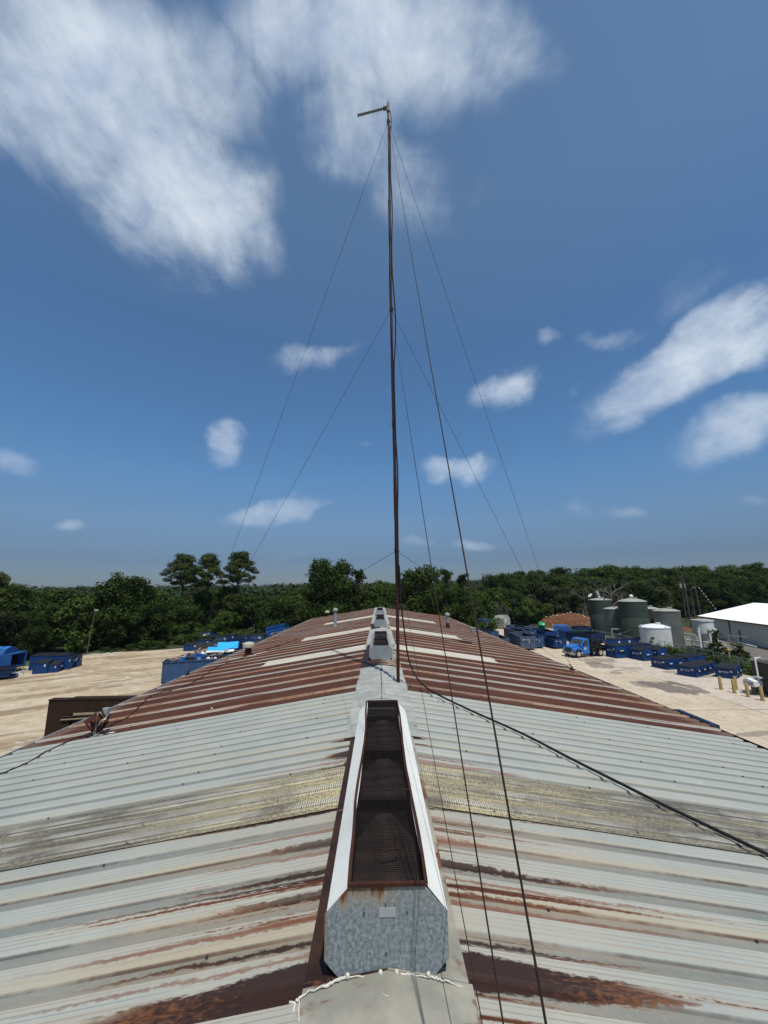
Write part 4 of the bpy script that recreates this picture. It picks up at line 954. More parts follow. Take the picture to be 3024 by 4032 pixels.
tree('bush1', -29.8, 70, 3.2, 'bushy green shrub at the dark edge of the left woods', name='bush', rot=2)
tree('bright', at_px(1130, 88), 86, 5.2, 'bright yellow-green tree in front of the dark right-hand woods', rot=1.5)
tree('bright', at_px(1175, 88), 87, 4.2, 'bright green low tree left of the dirt mound', rot=4.5)
tree('bush1', at_px(1045, 72), 72, 3.4, 'light green bush beside the far right corner of the roof', rot=1, name='bush', wide=1.3)
tree('bare', at_px(1318, 87), 87, 9.4, 'wide bare grey tree behind the green tanks', rot=1, wide=1.35)
tree('bare2', at_px(1262, 88), 88, 8.2, 'leafless grey tree left of the green tanks', rot=2, wide=1.2)
tree('bare', at_px(1082, 82), 82, 5.5, 'thin bare tree in front of the middle woods', rot=3)
tree('bare2', at_px(1105, 87), 87, 6.0, 'small bare grey tree above the roll-off boxes', rot=4)
# the walls of woods
q = random.Random(11)
WOODS = [(-62, 34), (-50, 41), (-42, 50), (-40.5, 58), (-33, 61.5), (-32.5, 72), (-24, 76), (-15, 66), (-8, 60.5), (0, 60), (8, 63), (15, 71), (22, 82), (32, 90), (43, 90), (56, 92), (68, 96), (82, 100), (100, 104), (125, 100)]
def along(poly, step):
    out = []; acc = 0
    for a, b in zip(poly[:-1], poly[1:]):
        L = math.hypot(b[0] - a[0], b[1] - a[1]); k = acc
        while k < L: t = k / L; out.append((a[0] + (b[0] - a[0]) * t, a[1] + (b[1] - a[1]) * t, (b[0] - a[0]) / L, (b[1] - a[1]) / L)); k += step
        acc = k - L
    return out
KB = [f'broad{i}' for i in range(5)]
def area(x): return 'left' if x < -14 else ('middle' if x < 18 else 'right')
for row, (off, step, ha, hb) in enumerate(((1.6, 3.3, 5.2, 6.8), (5.5, 3.9, 6.6, 7.9), (11, 5.0, 7.3, 8.3), (18, 6.2, 7.6, 8.4), (27, 7.5, 7.7, 8.5), (40, 9, 7.9, 8.8))):
    for (x, y, tx, ty) in along(WOODS, step):
        x += -ty * off + q.gauss(0, .6); y += tx * off + q.gauss(0, .6)
        h = q.uniform(ha, hb); g = hill(x, y)
        if x > 18: h *= 1.0 + min(.28, (x - 18) * .012)
        if -14 < x < 18 and row < 3: h *= 1.06
        if abs(x - at_px(620, y)) < 9 * y / 70 and x < 0 and x > -14: h *= .97
        if q.random() < .12: h *= 1.10
        a = area(x)
        pos = ('front edge of the', 'second row of the', 'depth of the', 'depth of the', 'depth of the', 'depth of the')[row]
        if q.random() < .09: h *= 1.13
        tree(q.choice(KB) if q.random() > .55 else q.choice(('spire', 'bright', 'mid', 'mid', 'tall0', 'tall1', 'tall2', 'dusty', 'oak')), x, y, h, f'leafy tree in the {pos} {a} woods beyond the yard', f'trees in the {pos} {a} woods', wide=q.uniform(.95, 1.25))
# taller trees on the rise at the right
for i in range(24):
    Y = q.uniform(112, 150); x = at_px(1080 + i * 27 + q.uniform(-12, 12), Y)
    tree(q.choice(KB + ['oak', 'oak2', 'oak']), x, Y, q.uniform(8.3, 10.6) + (1.2 if x < 75 else .4), 'tall tree on the wooded rise at the right skyline', 'trees on the wooded rise at the right skyline')
# undergrowth at the foot of the left woods
for i in range(20):
    t = q.random(); x = -31 + 7 * t + q.gauss(0, .8); y = 62.5 + 9.5 * t + q.gauss(0, 1.2)
    tree(q.choice(('bush2', 'weed', 'bush2')), x, y, q.uniform(.8, 1.9), 'low bush in the undergrowth between the left woods and the dumpsters', 'bushes in the undergrowth by the left woods', name='bush')
for i in range(34):
    x = q.uniform(-27, -9); y = 62 + q.uniform(0, 5) + max(0, -x - 20) * .5
    tree(q.choice(('bush2', 'weed', 'bush1', 'bush2')), x, y, q.uniform(.8, 2.0), 'low bush between the blue dumpsters and the left woods', 'bushes behind the left dumpsters', name='bush', wide=1.3)
for i, (x, y, h) in enumerate(((-37.2, 56.6, .9), (-35.7, 56.6, .7), (-33.0, 58.6, 1.5), (-31.6, 59.4, 1.4), (-34.6, 58.0, 1.1))):
    tree('bush2', x, y, h, 'low bush along the end of the gravel drive, behind the pole', 'bushes behind the left pole', name='bush')
# far canopy to the horizon: one mass
qn = np.random.default_rng(5); cl = []
for i in range(1500):
    Y = 125 + 620 * qn.random() ** 1.5; x = (qn.random() * 2 - 1) * (Y * 1.12 + 20)
    if x > 25 and Y < 165: continue
    r = 2.6 + 1.6 * qn.random() + Y * .003
    cl.append(((x, Y, hill(x, Y) + 5.6 + 1.5 * qn.random() - r * .3), r, .3 + .4 * qn.random()))
V, T = leaves(qn, cl, 11.0, .8, up=.8)
o = bpy.data.objects.new('distant_woods', leaf_mesh('distant_woods', V, T, 'leaf_far')); COL.objects.link(o)
tag(o, 'far wooded canopy fading to the horizon', 'woods', kind='stuff')

# ------------------------------------------------------------------ dumpsters
def star(c, r, ax, n=5, k=.42):
    """flat star in the plane given by two axes"""
    out = []
    for i in range(2 * n):
        a = math.pi / 2 + i * math.pi / n; q_ = r if i % 2 == 0 else r * k
        out.append(Vector(c) + ax[0] * (q_ * math.cos(a)) + ax[1] * (q_ * math.sin(a)))
    return out
def flat(mb, pts, nrm, th=.004, mi=0):
    k = len(pts); mb.add([p for p in pts] + [p + nrm * th for p in pts], [tuple(range(k)), tuple(range(2 * k - 1, k - 1, -1))] + [(i, (i + 1) % k, (i + 1) % k + k, i + k) for i in range(k)], mi)
def emblem(parent, c, w, ax, nrm, name='emblem'):
    """white starburst with a red star and two short blurred lines of lettering"""
    mb = MB(); c = Vector(c); r = w * .17
    flat(mb, star(c, r, ax, 8, .7), nrm, .004, 0); flat(mb, star(c + nrm * .004, r * .62, ax, 5), nrm, .003, 1)
    rr = random.Random(4); x = r * 1.35
    for i in range(8):
        lw = w * .075; hh = w * (.07 + .02 * rr.random()); p = c + ax[0] * (x + i * w * .088) + ax[1] * (w * .03)
        flat(mb, [p, p + ax[0] * lw * .7, p + ax[0] * lw * .7 + ax[1] * hh, p + ax[1] * hh], nrm)
        if 1 < i < 7: p = p - ax[1] * (w * .11); flat(mb, [p, p + ax[0] * lw * .6, p + ax[0] * lw * .6 + ax[1] * hh * .7, p + ax[1] * hh * .7], nrm)
    mb.build(name, [mt('sticker'), mt('emblem_red')], parent)
def front_loader(label, loc, rot, L, W, hf, hb, group, body='bin_blue', sticker='sticker', logo=True, lid=True, pocket=True):
    t = thing('dumpster', label, 'dumpster', loc, rot, group); th = .03
    mb = MB()                                                  # walls with a base and corner flanges; open top
    mb.box((0, 0, .05), (L, W, .09))
    mb.prism([(0, .09), (W, .09), (W, hb), (0, hf)], 0, th, 'x'); mb.prism([(0, .09), (W, .09), (W, hb), (0, hf)], L - th, L, 'x')
    mb.box((th, 0, .09), (L - th, th, hf)); mb.box((th, W - th, .09), (L - th, W, hb))
    for x in (0, L): mb.box((x - .03, -.02, .02), (x + .03, .05, hf - .02)); mb.box((x - .03, W - .05, .02), (x + .03, W + .02, hb - .02))
    mb.box((-.02, -.025, hf - .07), (L + .02, .0, hf)); mb.box((-.02, -.03, .0), (L + .02, .05, .05)); mb.box((-.02, W - .05, 0), (L + .02, W + .03, .05))
    mb.box((.0, -.012, hf * .5), (L, .0, hf * .5 + .03)); mb.build('body', mt(body), t)
    if pocket:
        for x0, x1 in ((L, L + .11), (-.11, 0)):
            pb = MB(); z = hf * .55; pb.box((x0, W * .16, z), (x1, W * .82, z + .03)); pb.box((x0, W * .16, z + .17), (x1, W * .82, z + .2)); e = x1 - .02 if x1 > L else x0
            pb.box((e, W * .16, z + .03), (e + .02, W * .82, z + .17)); pb.build('fork_pocket', mt(body), t)
    if lid:
        for k in (0, 1):
            lb = MB(); x0 = k * L / 2 + .008; x1 = (k + 1) * L / 2 - .008; a = math.atan2(hb - hf, W); sl = math.hypot(W, hb - hf) + .06
            m4 = Matrix.Translation((0, -.04, hf + .008)) @ Matrix.Rotation(a, 4, 'X')
            lb.box((x0 - (.03 if k == 0 else 0), 0, 0), (x1 + (.03 if k else 0), sl, .022), 0, m4)
            for i in range(7): xx = x0 + (x1 - x0) * (i + .5) / 7; lb.box((xx - .03, .05, .022), (xx + .03, sl - .06, .040), 0, m4)
            lb.build('lid', mt('lid_black'), t)
        hb_ = MB(); hb_.tube([(-.02, W + .02, hb + .01), (L + .02, W + .02, hb + .01)], .018, 6); hb_.build('hinge_rod', mt('lid_black'), t)
    else:
        ib = MB(); ib.box((th + .002, th + .002, .10), (L - th - .002, W - th - .002, .13)); ib.build('inside', mt('inside_rust'), t)
    X, Z = Vector((1, 0, 0)), Vector((0, 0, 1))
    if logo: emblem(t, (L * .24, -.002, hf * .60), L * .5, (X, Z), Vector((0, -1, 0)))
    sb = MB(); sb.box((L * .76, -.006, hf * .66), (L * .87, -.001, hf * .86)); sb.build('warning_label', mt(sticker), t)
    sb = MB(); zz = hf * .55 + .03
    if pocket: sb.box((L + .11, W * .3, zz + .02), (L + .114, W * .6, zz + .12)); sb.build('warning_label', mt(sticker), t)
    return t
def from_edge(p0, p1): d = p1 - p0; return math.atan2(d.y, d.x), d.length
RD = 'blue lidded dumpsters lined up on the right yard'
def row(p0, p1, W, hf, hb, items, gap=.14, **kw):
    """a file of dumpsters: the first has its front lower edge on p0-p1, the others stand behind it"""
    rot, L = from_edge(p0, p1); dy = Vector((-math.sin(rot), math.cos(rot), 0))
    for (k, label, dh, more) in items:
        a = dict(kw); a.update(more); s = p0 + dy * (k * (W + gap)); front_loader(label, (s.x, s.y, .01), rot + more.get('turn', 0), L, W, hf + dh, hb + dh, RD, **{z: v for z, v in a.items() if z != 'turn'})
row(G('z4', 785, 500), G('z4', 930, 530), 1.55, 1.28, 1.34, [(0, 'tall square blue dumpster nearest behind the blue truck', 0, {'sticker': 'sticker_yellow'}), (1, 'tall blue dumpster behind the square one next to the truck', .0, {'sticker': 'sticker_yellow'}), (2.0, 'blue dumpster third from the truck, mostly hidden by two others', .02, {})])
row(G('z4', 1125, 530), G('z4', 1300, 567), 1.15, 1.04, 1.34, [(0, 'sloped-lid blue dumpster with white emblem, right of the square tall one', 0, {}), (1.12, 'sloped-lid blue dumpster by the weeds in front of the white tank', -.02, {})], gap=.5)
row(G('z5', 95, 430), G('z5', 300, 475), .98, .86, .99, [(0, 'wide blue dumpster with white emblem in the middle of the right row', 0, {}), (1, 'blue dumpster directly behind the wide middle one', .0, {}), (2.25, 'blue dumpster with a raised ribbed lid, third in the middle file', .12, {}), (3.3, 'blue dumpster with tilted ribbed lid, last in the middle file by the brambles', .18, {'sticker': 'sticker_yellow'})], gap=.12)
row(G('z5', 445, 540), G('z5', 700, 580), .88, .80, .88, [(0, 'low blue dumpster with yellow labels, front of the file near the posts', 0, {'sticker': 'sticker_yellow'}), (1.05, 'low blue dumpster second in the file near the posts', .02, {'sticker': 'sticker_yellow'}), (2.1, 'low blue dumpster third in the file near the posts', .0, {}), (3.1, 'low blue dumpster last in the file near the posts', .04, {})], gap=.14)
row(G('z5', 960, 570), G('z5', 1230, 605), 1.0, .80, .92, [(0, 'blue dumpster with red and white emblem, nearest the brown tank', 0, {'sticker': 'sticker_yellow'}), (1.0, 'blue dumpster half hidden behind the one nearest the brown tank', .0, {'sticker': 'sticker_yellow'})], gap=.14)
for i, (x, y) in enumerate(((790, 262), (930, 255), (1072, 250))):
    p = G('z4', x, y, 1.25); front_loader(('left', 'middle', 'right')[i] + ' of three blue dumpsters in the back row against the fence', (p.x, p.y, .01), R(-24), 1.7, 1.1, 1.2, 1.25, 'back row of dumpsters against the fence', logo=False)
p = Vector((6.75, 17.6, 0)); front_loader('dark blue dumpster tucked under the right eave', (7.05, 19.6, .01), R(-90), 3.6, 1.3, 4.1, 4.1, None, body='navy', logo=False, lid=False, pocket=False) if False else None

LD = 'blue dumpsters at the left edge of the gravel yard'
rotL = R(18)
for (px, py, L, W, hf, hb, lab, kw) in (
        (530, 668, 1.7, 1.5, 1.42, 1.5, 'tall blue dumpster at the back left of the left group', {}), (790, 655, 1.6, 1.5, 1.36, 1.42, 'tall blue dumpster second from left in the back of the left group', {}),
        (1010, 650, 1.2, 1.5, 1.38, 1.42, 'tall dark-lidded dumpster at the back centre of the left group', {}), (1020, 640, 1.15, 1.2, 1.15, 1.25, 'blue dumpster behind the low one with the white emblem', {}),
        (600, 737, 1.15, 1.35, 1.0, 1.18, 'short blue dumpster with open pocket at the front of the left group', {}), (845, 716, .95, 1.6, .72, .92, 'lowest blue dumpster with sloped lid in front of the left group', {}),
        (1185, 650, .55, 1.9, 1.16, 1.24, 'long blue dumpster with white emblem at the right end of the left group', {}), (1330, 607, .5, 1.2, 1.12, 1.2, 'blue dumpster partly hidden at the far right of the left group', {})):
    p = G('z1', px, py); front_loader(lab, (p.x, p.y, .012), rotL, L, W, hf, hb, LD, logo=False, **kw)
# emblems on the flanks that face the camera's right
for (px, py, w) in ((1060, 615, .5), (1310, 480, .6)):
    p = G('z1', px, py + 40, .55)

# ------------------------------------------------------------------ roll-off boxes
def roll_off(label, loc, rot, L, W, h, group, body='old_blue', emblem_side=True, end_h=None, slope=0.0, lid=False):
    t = thing('roll_off_box', label, 'roll-off box', loc, rot, group); th = .05; z0 = .18
    mb = MB(); mb.box((0, 0, z0), (L, W, z0 + .06))
    prof = [(slope, z0), (L - slope, z0), (L, h), (0, h)]
    mb.prism(prof, 0, th, 'y'); mb.prism(prof, W - th, W, 'y')
    mb.add([(slope, th, z0), (slope, W - th, z0), (0, W - th, h), (0, th, h), (slope + th, th, z0), (slope + th, W - th, z0), (th, W - th, h), (th, th, h)], [(0, 1, 2, 3), (7, 6, 5, 4), (3, 2, 6, 7)])
    n = max(4, int(L / .62))
    for i in range(n + 1):
        x = .06 + (L - .12) * i / n; a = slope * (1 - 0)
        xb = min(max(x, slope * 1.0), L - slope)
        for y0, y1 in ((-.055, 0), (W, W + .055)): mb.box((x - .04 if slope == 0 else xb - .04, y0, z0), ((x if slope == 0 else xb) + .04, y1, h - .04))
    mb.box((0, -.03, z0 + (h - z0) * .45), (L, 0, z0 + (h - z0) * .45 + .05)) if h < 1.5 else None
    mb.build('body', mt(body), t)
    rb = MB()
    for a, b in (((-.05, -.065, h - .05), (L + .05, .05, h + .035)), ((-.05, W - .05, h - .05), (L + .05, W + .065, h + .035)), ((-.05, .05, h - .05), (.05, W - .05, h + .035)), ((L - .05, .05, h - .05), (L + .05, W - .05, h + .035))): rb.box(a, b)
    rb.build('top_rail', mt(body), t)
    ib = MB(); ib.box((slope + .06, th + .004, z0 + .06), (L - slope - .06, W - th - .004, z0 + .075))
    ib.box((.06 + slope, W - th - .012, z0 + .075), (L - slope - .06, W - th - .004, h - .06)); ib.box((.06 + slope, th + .004, z0 + .075), (L - .06 - slope, th + .012, h - .06)); ib.build('inside', mt('inside_rust'), t)
    db = MB(); x = L
    db.add([(L - slope - .01, th, z0), (L - slope - .01, W - th, z0), (L - .01, W - th, h), (L - .01, th, h), (L - slope + .04, th, z0), (L - slope + .04, W - th, z0), (L + .04, W - th, h), (L + .04, th, h)], [(3, 2, 1, 0), (4, 5, 6, 7), (0, 1, 5, 4), (1, 2, 6, 5), (2, 3, 7, 6), (3, 0, 4, 7)])
    if slope == 0:
        for y in (0.04, W * .36, W * .66, W - .04): db.box((L + .04, y - .04, z0), (L + .095, y + .04, h - .05))
        db.box((L + .04, .08, z0 + (h - z0) * .62), (L + .085, W - .08, z0 + (h - z0) * .62 + .06))
    db.build('end_door', mt(body), t)
    ub = MB()
    for y in (W * .25, W * .75): ub.box((slope, y - .06, .06), (L - slope, y + .06, z0))
    ub.build('runner', mt('dark_brown'), t)
    for x in (slope + .4, L - slope - .4):
        for y in (W * .16, W * .84):
            wb = MB(); m4 = Matrix.Translation((x, y, .1)) @ Matrix.Rotation(math.pi / 2, 4, 'X'); k = len(wb.v); wb.lathe([(.1, -.06), (.1, .06)], n=12); wb.v = [tuple(m4 @ Vector(v)) for v in wb.v]; wb.build('wheel', mt('dark_brown'), t)
    if emblem_side and slope == 0:
        Y_, Z_ = Vector((0, 1, 0)), Vector((0, 0, 1))
        emblem(t, (L + .044, W * .22, z0 + (h - z0) * .74), W * .34, (Y_, Z_), Vector((1, 0, 0)))
        sb = MB(); sb.box((L + .042, W * .54, z0 + (h - z0) * .5), (L + .047, W * .60, z0 + (h - z0) * .75)); sb.build('label_plate', mt('sticker'), t)
    return t
RR = 'roll-off boxes at the far right side of the building'
def roll_end(label, pl, pr, L, h, **kw):
    """place by the two lower corners of the end that faces the camera; the box runs back from it"""
    rot, W = from_edge(pl, pr); rot -= math.pi / 2                 # local y runs along the end, local x comes towards the viewer
    d = Vector((math.cos(rot), math.sin(rot), 0)); o = pl - d * L
    rot2 = rot
    return roll_off(label, (o.x, o.y, .01), rot2, L, W, h, kw.pop('group', RR), **kw)
def T3(x, y, h): p = G('z3', x, y, h); return Vector((p.x, p.y, 0))
for (lab, x0, y0, x1, y1, L, h, kw) in (
        ('large rusty-topped blue-grey roll-off box, nearest the right eave', 710, 292, 935, 290, 5.2, 1.66, {'body': 'faded_blue'}),
        ('short blue roll-off box with a dark opening, right of the large blue-grey one', 915, 302, 1058, 300, 5.0, 1.4, {}),
        ('clean royal-blue roll-off box parked left of the blue truck', 1205, 330, 1390, 324, 4.8, 1.22, {'body': 'bin_blue'}),
        ('low rusty roll-off box half hidden behind the right eave', 370, 322, 545, 320, 4.6, 1.2, {'body': 'faded_blue'}),
        ('grey-blue roll-off box behind the low rusty one', 270, 220, 388, 214, 5.5, 1.35, {'emblem_side': False}),
        ('blue-grey roll-off box in the middle of the far group', 640, 216, 815, 214, 6.0, 1.5, {'body': 'faded_blue'}),
        ('blue roll-off box with white labels in the far middle group', 830, 205, 945, 200, 6.0, 1.45, {}),
        ('rust-lined roll-off box at the back of the far group', 740, 168, 890, 164, 6.0, 1.5, {'emblem_side': False, 'body': 'faded_blue'}),
        ('blue roll-off box right of the far middle group', 1085, 224, 1260, 222, 6.0, 1.42, {'body': 'bin_blue', 'emblem_side': False})):
    roll_end(lab, T3(x0, y0, h), T3(x1, y1, h), L, h, **kw)
roll_end('dark roll-off box at the foot of the dirt mound', G('z4', 405, 190), G('z4', 590, 190), 3.0, 1.0, body='navy', emblem_side=False)
roll_end('dark blue roll-off box behind the hoist of the truck', G('z4', 590, 340), G('z4', 770, 320), 4.2, 1.35, body='navy', emblem_side=False)
# closed box and compactor at the back
def closed_box(label, loc, rot, L, W, h, body, cham=.0, name='compactor_box'):
    t = thing(name, label, 'compactor', loc, rot); mb = MB()
    mb.prism([(0, .15), (W, .15), (W, h - cham), (W - cham, h), (cham, h), (0, h - cham)], 0, L, 'x')
    for i in range(int(L / .6) + 1): x = min(L - .05, i * .6); mb.box((x, -.05, .15), (x + .08, 0, h - cham - .02)); mb.box((x, W, .15), (x + .08, W + .05, h - cham - .02)); mb.box((x, cham + .02, h), (x + .06, W - cham - .02, h + .04))
    mb.build('body', mt(body), t); db = MB(); db.box((L, .12, .25), (L + .06, W - .12, h - cham - .1)); db.box((L + .06, W * .48, .3), (L + .11, W * .54, h - cham - .15)); db.build('door', mt(body), t)
    sb = MB(); sb.box((L + .062, W * .2, h * .55), (L + .066, W * .42, h * .8)); sb.build('label_plate', mt('sticker'), t)
    ub = MB(); ub.box((0, .2, .0), (L, .4, .15)); ub.box((0, W - .4, 0), (L, W - .2, .15)); ub.build('runner', mt('dark_brown'), t)
p = G('z3', 185, 245); closed_box('closed blue-grey compactor box at the far right corner of the roof', (p.x - 2.2, p.y + 5.0, 0), R(-62), 5.0, 2.3, 2.3, 'old_blue')
p = G('z3', 330, 190); closed_box('pale grey compactor with chamfered roof behind the blue-grey box', (p.x - .6, p.y + 4.5, 0), R(-48), 4.2, 2.4, 2.5, 'wall_grey', .55)
# tipped green cart, green hopper, small blue hoppers
def hopper(label, loc, rot, L, W, h, body, name='hopper', tilt=0):
    t = thing(name, label, 'hopper', loc, rot); t.rotation_euler = (tilt, 0, rot); mb = MB()
    a = [(0, h * .9), (W * .25, .1), (W * .85, .1), (W, h), (W - .04, h), (W * .84, .15), (W * .27, .15), (.05, h * .9)]
    mb.prism(a, 0, L, 'x'); mb.prism([(0, h * .9), (W * .25, .1), (W * .85, .1), (W, h)], 0, .04, 'x'); mb.prism([(0, h * .9), (W * .25, .1), (W * .85, .1), (W, h)], L - .04, L, 'x')
    for i in range(4): x = L * (i + .5) / 4; mb.box((x - .03, W * .24, .04), (x + .03, W * .86, .1))
    mb.build('body', mt(body), t); rb = MB(); rb.tube([(-.03, 0, h * .9), (L + .03, 0, h * .9)], .035, 6); rb.tube([(-.03, W, h), (L + .03, W, h)], .035, 6); rb.build('rim', mt(body), t); return t
p = G('z4', 360, 290); hopper('dark green tipping hopper behind the blue truck', (p.x, p.y + .5, 0), R(-20), 2.4, 1.3, 1.4, 'hopper_green')
p = G('z4', 215, 275); hopper('dark blue hopper with light top between the boxes and the truck', (p.x, p.y + .5, 0), R(-30), 1.3, 1.2, 1.4, 'bin_blue_light')
p = G('z4', 130, 250); hopper('pale blue hopper left of the dark blue hopper', (p.x, p.y, 0), R(-30), 1.1, 1.2, 1.35, 'bin_blue_light')
p = G('z4', 80, 170); hopper('light blue hopper at the back under the dirt mound', (p.x, p.y, 0), R(-15), 2.4, 1.1, 1.2, 'truck_blue')
t = thing('tipped_cart', 'bright green wheeled cart tipped over on top of the roll-off boxes', 'cart', G('z3', 1030, 150, 1.75), R(-20)); t.rotation_euler = (R(-62), R(8), R(-20)); t.scale = (.72, .72, .72)
mb = MB(); mb.prism([(-.55, 0), (.55, 0), (.66, 1.15), (-.66, 1.15)], -.5, .5, 'y')
for i in range(6): z = .15 + i * .17; mb.box((-.60, -.53, z), (.60, -.5, z + .06)); mb.box((-.6, .5, z), (.6, .53, z + .06))
mb.build('body', mt('cart_green'), t); mb = MB(); mb.box((-.7, -.56, 1.15), (.7, .56, 1.2)); mb.build('rim', mt('cart_green'), t)
for x in (-.45, .45): mb = MB(); mb.tube([(x - .05, .5, .05), (x + .05, .5, .05)], .12, 12); mb.build('wheel', mt('tyre'), t)
mb = MB(); mb.box((.1, -.545, .3), (.5, -.531, .6)); mb.build('label_plate', mt('sticker'), t)
t = tag(bpy.data.objects.new('tarp', None), 'dark teal tarpaulin draped over a box at the back of the right yard', 'tarp'); COL.objects.link(t); t.location = G('z3', 790, 150, 1.5)
mb = MB(); n_ = 10; vs = [(-1.3 + 2.6 * i / n_, -.6 + 1.2 * j / 6, .28 * math.sin(i * .5) * math.cos(j * .7) + (.1 if 2 < j < 5 else -.25)) for j in range(7) for i in range(n_ + 1)]
mb.add(vs, [(j * 11 + i, j * 11 + i + 1, (j + 1) * 11 + i + 1, (j + 1) * 11 + i) for j in range(6) for i in range(10)]); o = mb.build('cloth', mt('navy'), t, smooth=True); o.modifiers.new('s', 'SOLIDIFY').thickness = .03
t = thing('traffic_post', 'small yellow marker post in front of the dirt mound', 'post', G('z3', 1195, 180)); mb = MB(); mb.lathe([(.07, 0), (.07, .9), (.04, .95)], n=10); mb.build('shaft', mt('post_tan'), t); mb = MB(); mb.lathe([(.075, .75), (.075, .85)], n=10); mb.build('band', mt('yellow'), t)

# ------------------------------------------------------------------ debris boxes at the left, half hidden by the roof
LR = 'roll-off boxes behind the left eave'
p = G('z2', 40, 830); ang = R(16)
big = roll_off('long blue roll-off box heaped with scrap, nearest the left eave', (p.x, p.y, .01), ang, 6.4, 2.2, 1.9, LR)
p2 = p + Vector((.2, 3.6, 0)); roll_off('second roll-off box heaped with boards, behind the nearest one', (p2.x, p2.y, .01), ang, 6.6, 2.3, 1.75, LR, body='old_blue')
mb = MB(); 
for i in range(6): mb.box((.30, -.012, .7 + i * .14), (.34, -.002, .76 + i * .14), 0)
mb.build('reflective_tape', mt('emblem_red'), big)
rr = random.Random(21)
def scrap(label, cat, name, loc, rot, parts):
    t = thing(name, label, cat, loc, rot)
    for nm, mat, fn in parts: mb = MB(); fn(mb); mb.build(nm, mt(mat), t)
    return t
ca, sa = math.cos(ang), math.sin(ang)
def onbox(base, x, y, z): return (base.x + ca * x - sa * y, base.y + sa * x + ca * y, z)
def boards(n, L, sp, tilt):
    def f(mb):
        for i in range(n): mb.cbox((rr.uniform(-sp, sp), rr.uniform(-.3, .3), .05 + .06 * i * .5), (L * rr.uniform(.6, 1.1), .12, .025), rr.uniform(-.5, .5), ry=rr.uniform(-tilt, tilt), rx=rr.uniform(-.3, .3))
    return f
def planks(label, loc, rot, n, L, mat='wood_scrap'):
    for i in range(n):
        o = MB(); o.cbox((0, 0, 0), (L * rr.uniform(.6, 1), .13, .03)); ob = o.build('plank', mt(mat)); ob.location = Vector(loc) + Vector((rr.uniform(-.5, .5), rr.uniform(-.5, .5), .05 + .05 * i)); ob.rotation_euler = (rr.uniform(-.4, .4), rr.uniform(-.55, .15), rot + rr.uniform(-.5, .5))
        tag(ob, label, 'plank', label + 's')
planks('weathered board heaped at the left end of the second roll-off box', onbox(p2, 1.0, 1.1, 1.75), ang + .7, 9, 1.7)
planks('grey plank heaped in the nearest roll-off box', onbox(p, .95, 1.2, 1.85), ang + .3, 7, 1.5)
planks('leaning plank under the white foam slab', onbox(p2, 3.0, .1, 1.8), ang + .9, 5, 1.6)
def crate(mb): mb.box((-.35, -.3, 0), (.35, .3, .04)); [mb.box(a, b) for a, b in (((-.35, -.3, .04), (-.31, .3, .5)), ((.31, -.3, .04), (.35, .3, .5)), ((-.31, -.3, .04), (.31, -.26, .5)), ((-.31, .26, .04), (.31, .3, .5)))]
def labelplate(mb): mb.box((-.16, -.31, .18), (.14, -.301, .42))
c1 = scrap('faded blue crate with white label lying in the nearest roll-off box', 'crate', 'crate', onbox(p, 2.75, .9, 1.75), ang + .2, (('body', 'truck_blue', crate), ('label_plate', 'sticker', labelplate))); c1.rotation_euler[0] = .25
c2 = scrap('tipped dark blue bin with its corner up in the nearest roll-off box', 'bin', 'crate', onbox(p, 1.45, .7, 1.55), ang + .6, (('body', 'bin_blue_light', crate),)); c2.rotation_euler[1] = .75
def sheet(w, d, h):
    def f(mb):
        k = 12; vs = []
        for j in range(5):
            for i in range(k + 1): vs.append((-w / 2 + w * i / k, -d / 2 + d * j / 4, h * math.sin(i * .55 + j * .4) + .02))
        vs2 = [(x, y, z + .09) for x, y, z in vs]; n0 = len(vs); g = []
        for j in range(4):
            for i in range(k): a = j * (k + 1) + i; g += [(a, a + k + 1, a + k + 2, a + 1), (a + n0, a + 1 + n0, a + k + 2 + n0, a + k + 1 + n0)]
        bd = [i for i in range(k + 1)] + [(j) * (k + 1) + k for j in range(1, 5)] + [4 * (k + 1) + i for i in range(k - 1, -1, -1)] + [j * (k + 1) for j in range(3, 0, -1)]
        for a, b in zip(bd, bd[1:] + bd[:1]): g.append((a, b, b + n0, a + n0))
        mb.add(vs + vs2, g)
    return f
scrap('white foam slab lying across the second roll-off box', 'foam slab', 'foam_slab', onbox(p2, 3.1, .5, 2.0), ang, (('slab', 'foam', sheet(2.6, .9, .03)),))
s1 = scrap('bright blue foam board leaning on the white foam slab', 'foam board', 'foam_board', onbox(p2, 2.9, 1.1, 2.15), ang, (('slab', 'bright_blue', sheet(2.0, .8, .02)),)); s1.rotation_euler[0] = .35
s2 = scrap('larger bright blue foam board stacked behind the smaller blue one', 'foam board', 'foam_board', onbox(p2, 3.7, 1.9, 2.35), ang, (('slab', 'bright_blue', sheet(2.0, 1.1, .02)),)); s2.rotation_euler[0] = .5
for i, (x, y, z, s, lab) in enumerate(((3.6, .6, 1.85, .16, 'white plastic bag beside the blue crate'), (4.2, .5, 1.85, .14, 'small white bag at the right in the nearest box'))):
    mb = MB(); mb.lathe([(s * .6, 0), (s, s * .5), (s * .8, s), (s * .2, s * 1.35)], n=9); tag(mb.build('plastic_bag', mt('foam')), lab, 'bag').location = onbox(p, x, y, z)
for i, (x, y, z, s, lab) in enumerate(((1.5, .7, 1.8, .2, 'white bag beside the boards in the second roll-off box'), (1.9, .4, 1.75, .2, 'white bag left of the white foam slab'))):
    mb = MB(); mb.lathe([(s * .6, 0), (s, s * .5), (s * .8, s), (s * .2, s * 1.35)], n=9); tag(mb.build('plastic_bag', mt('foam')), lab, 'bag').location = onbox(p2, x, y, z)
mb = MB(); rr2 = random.Random(3)
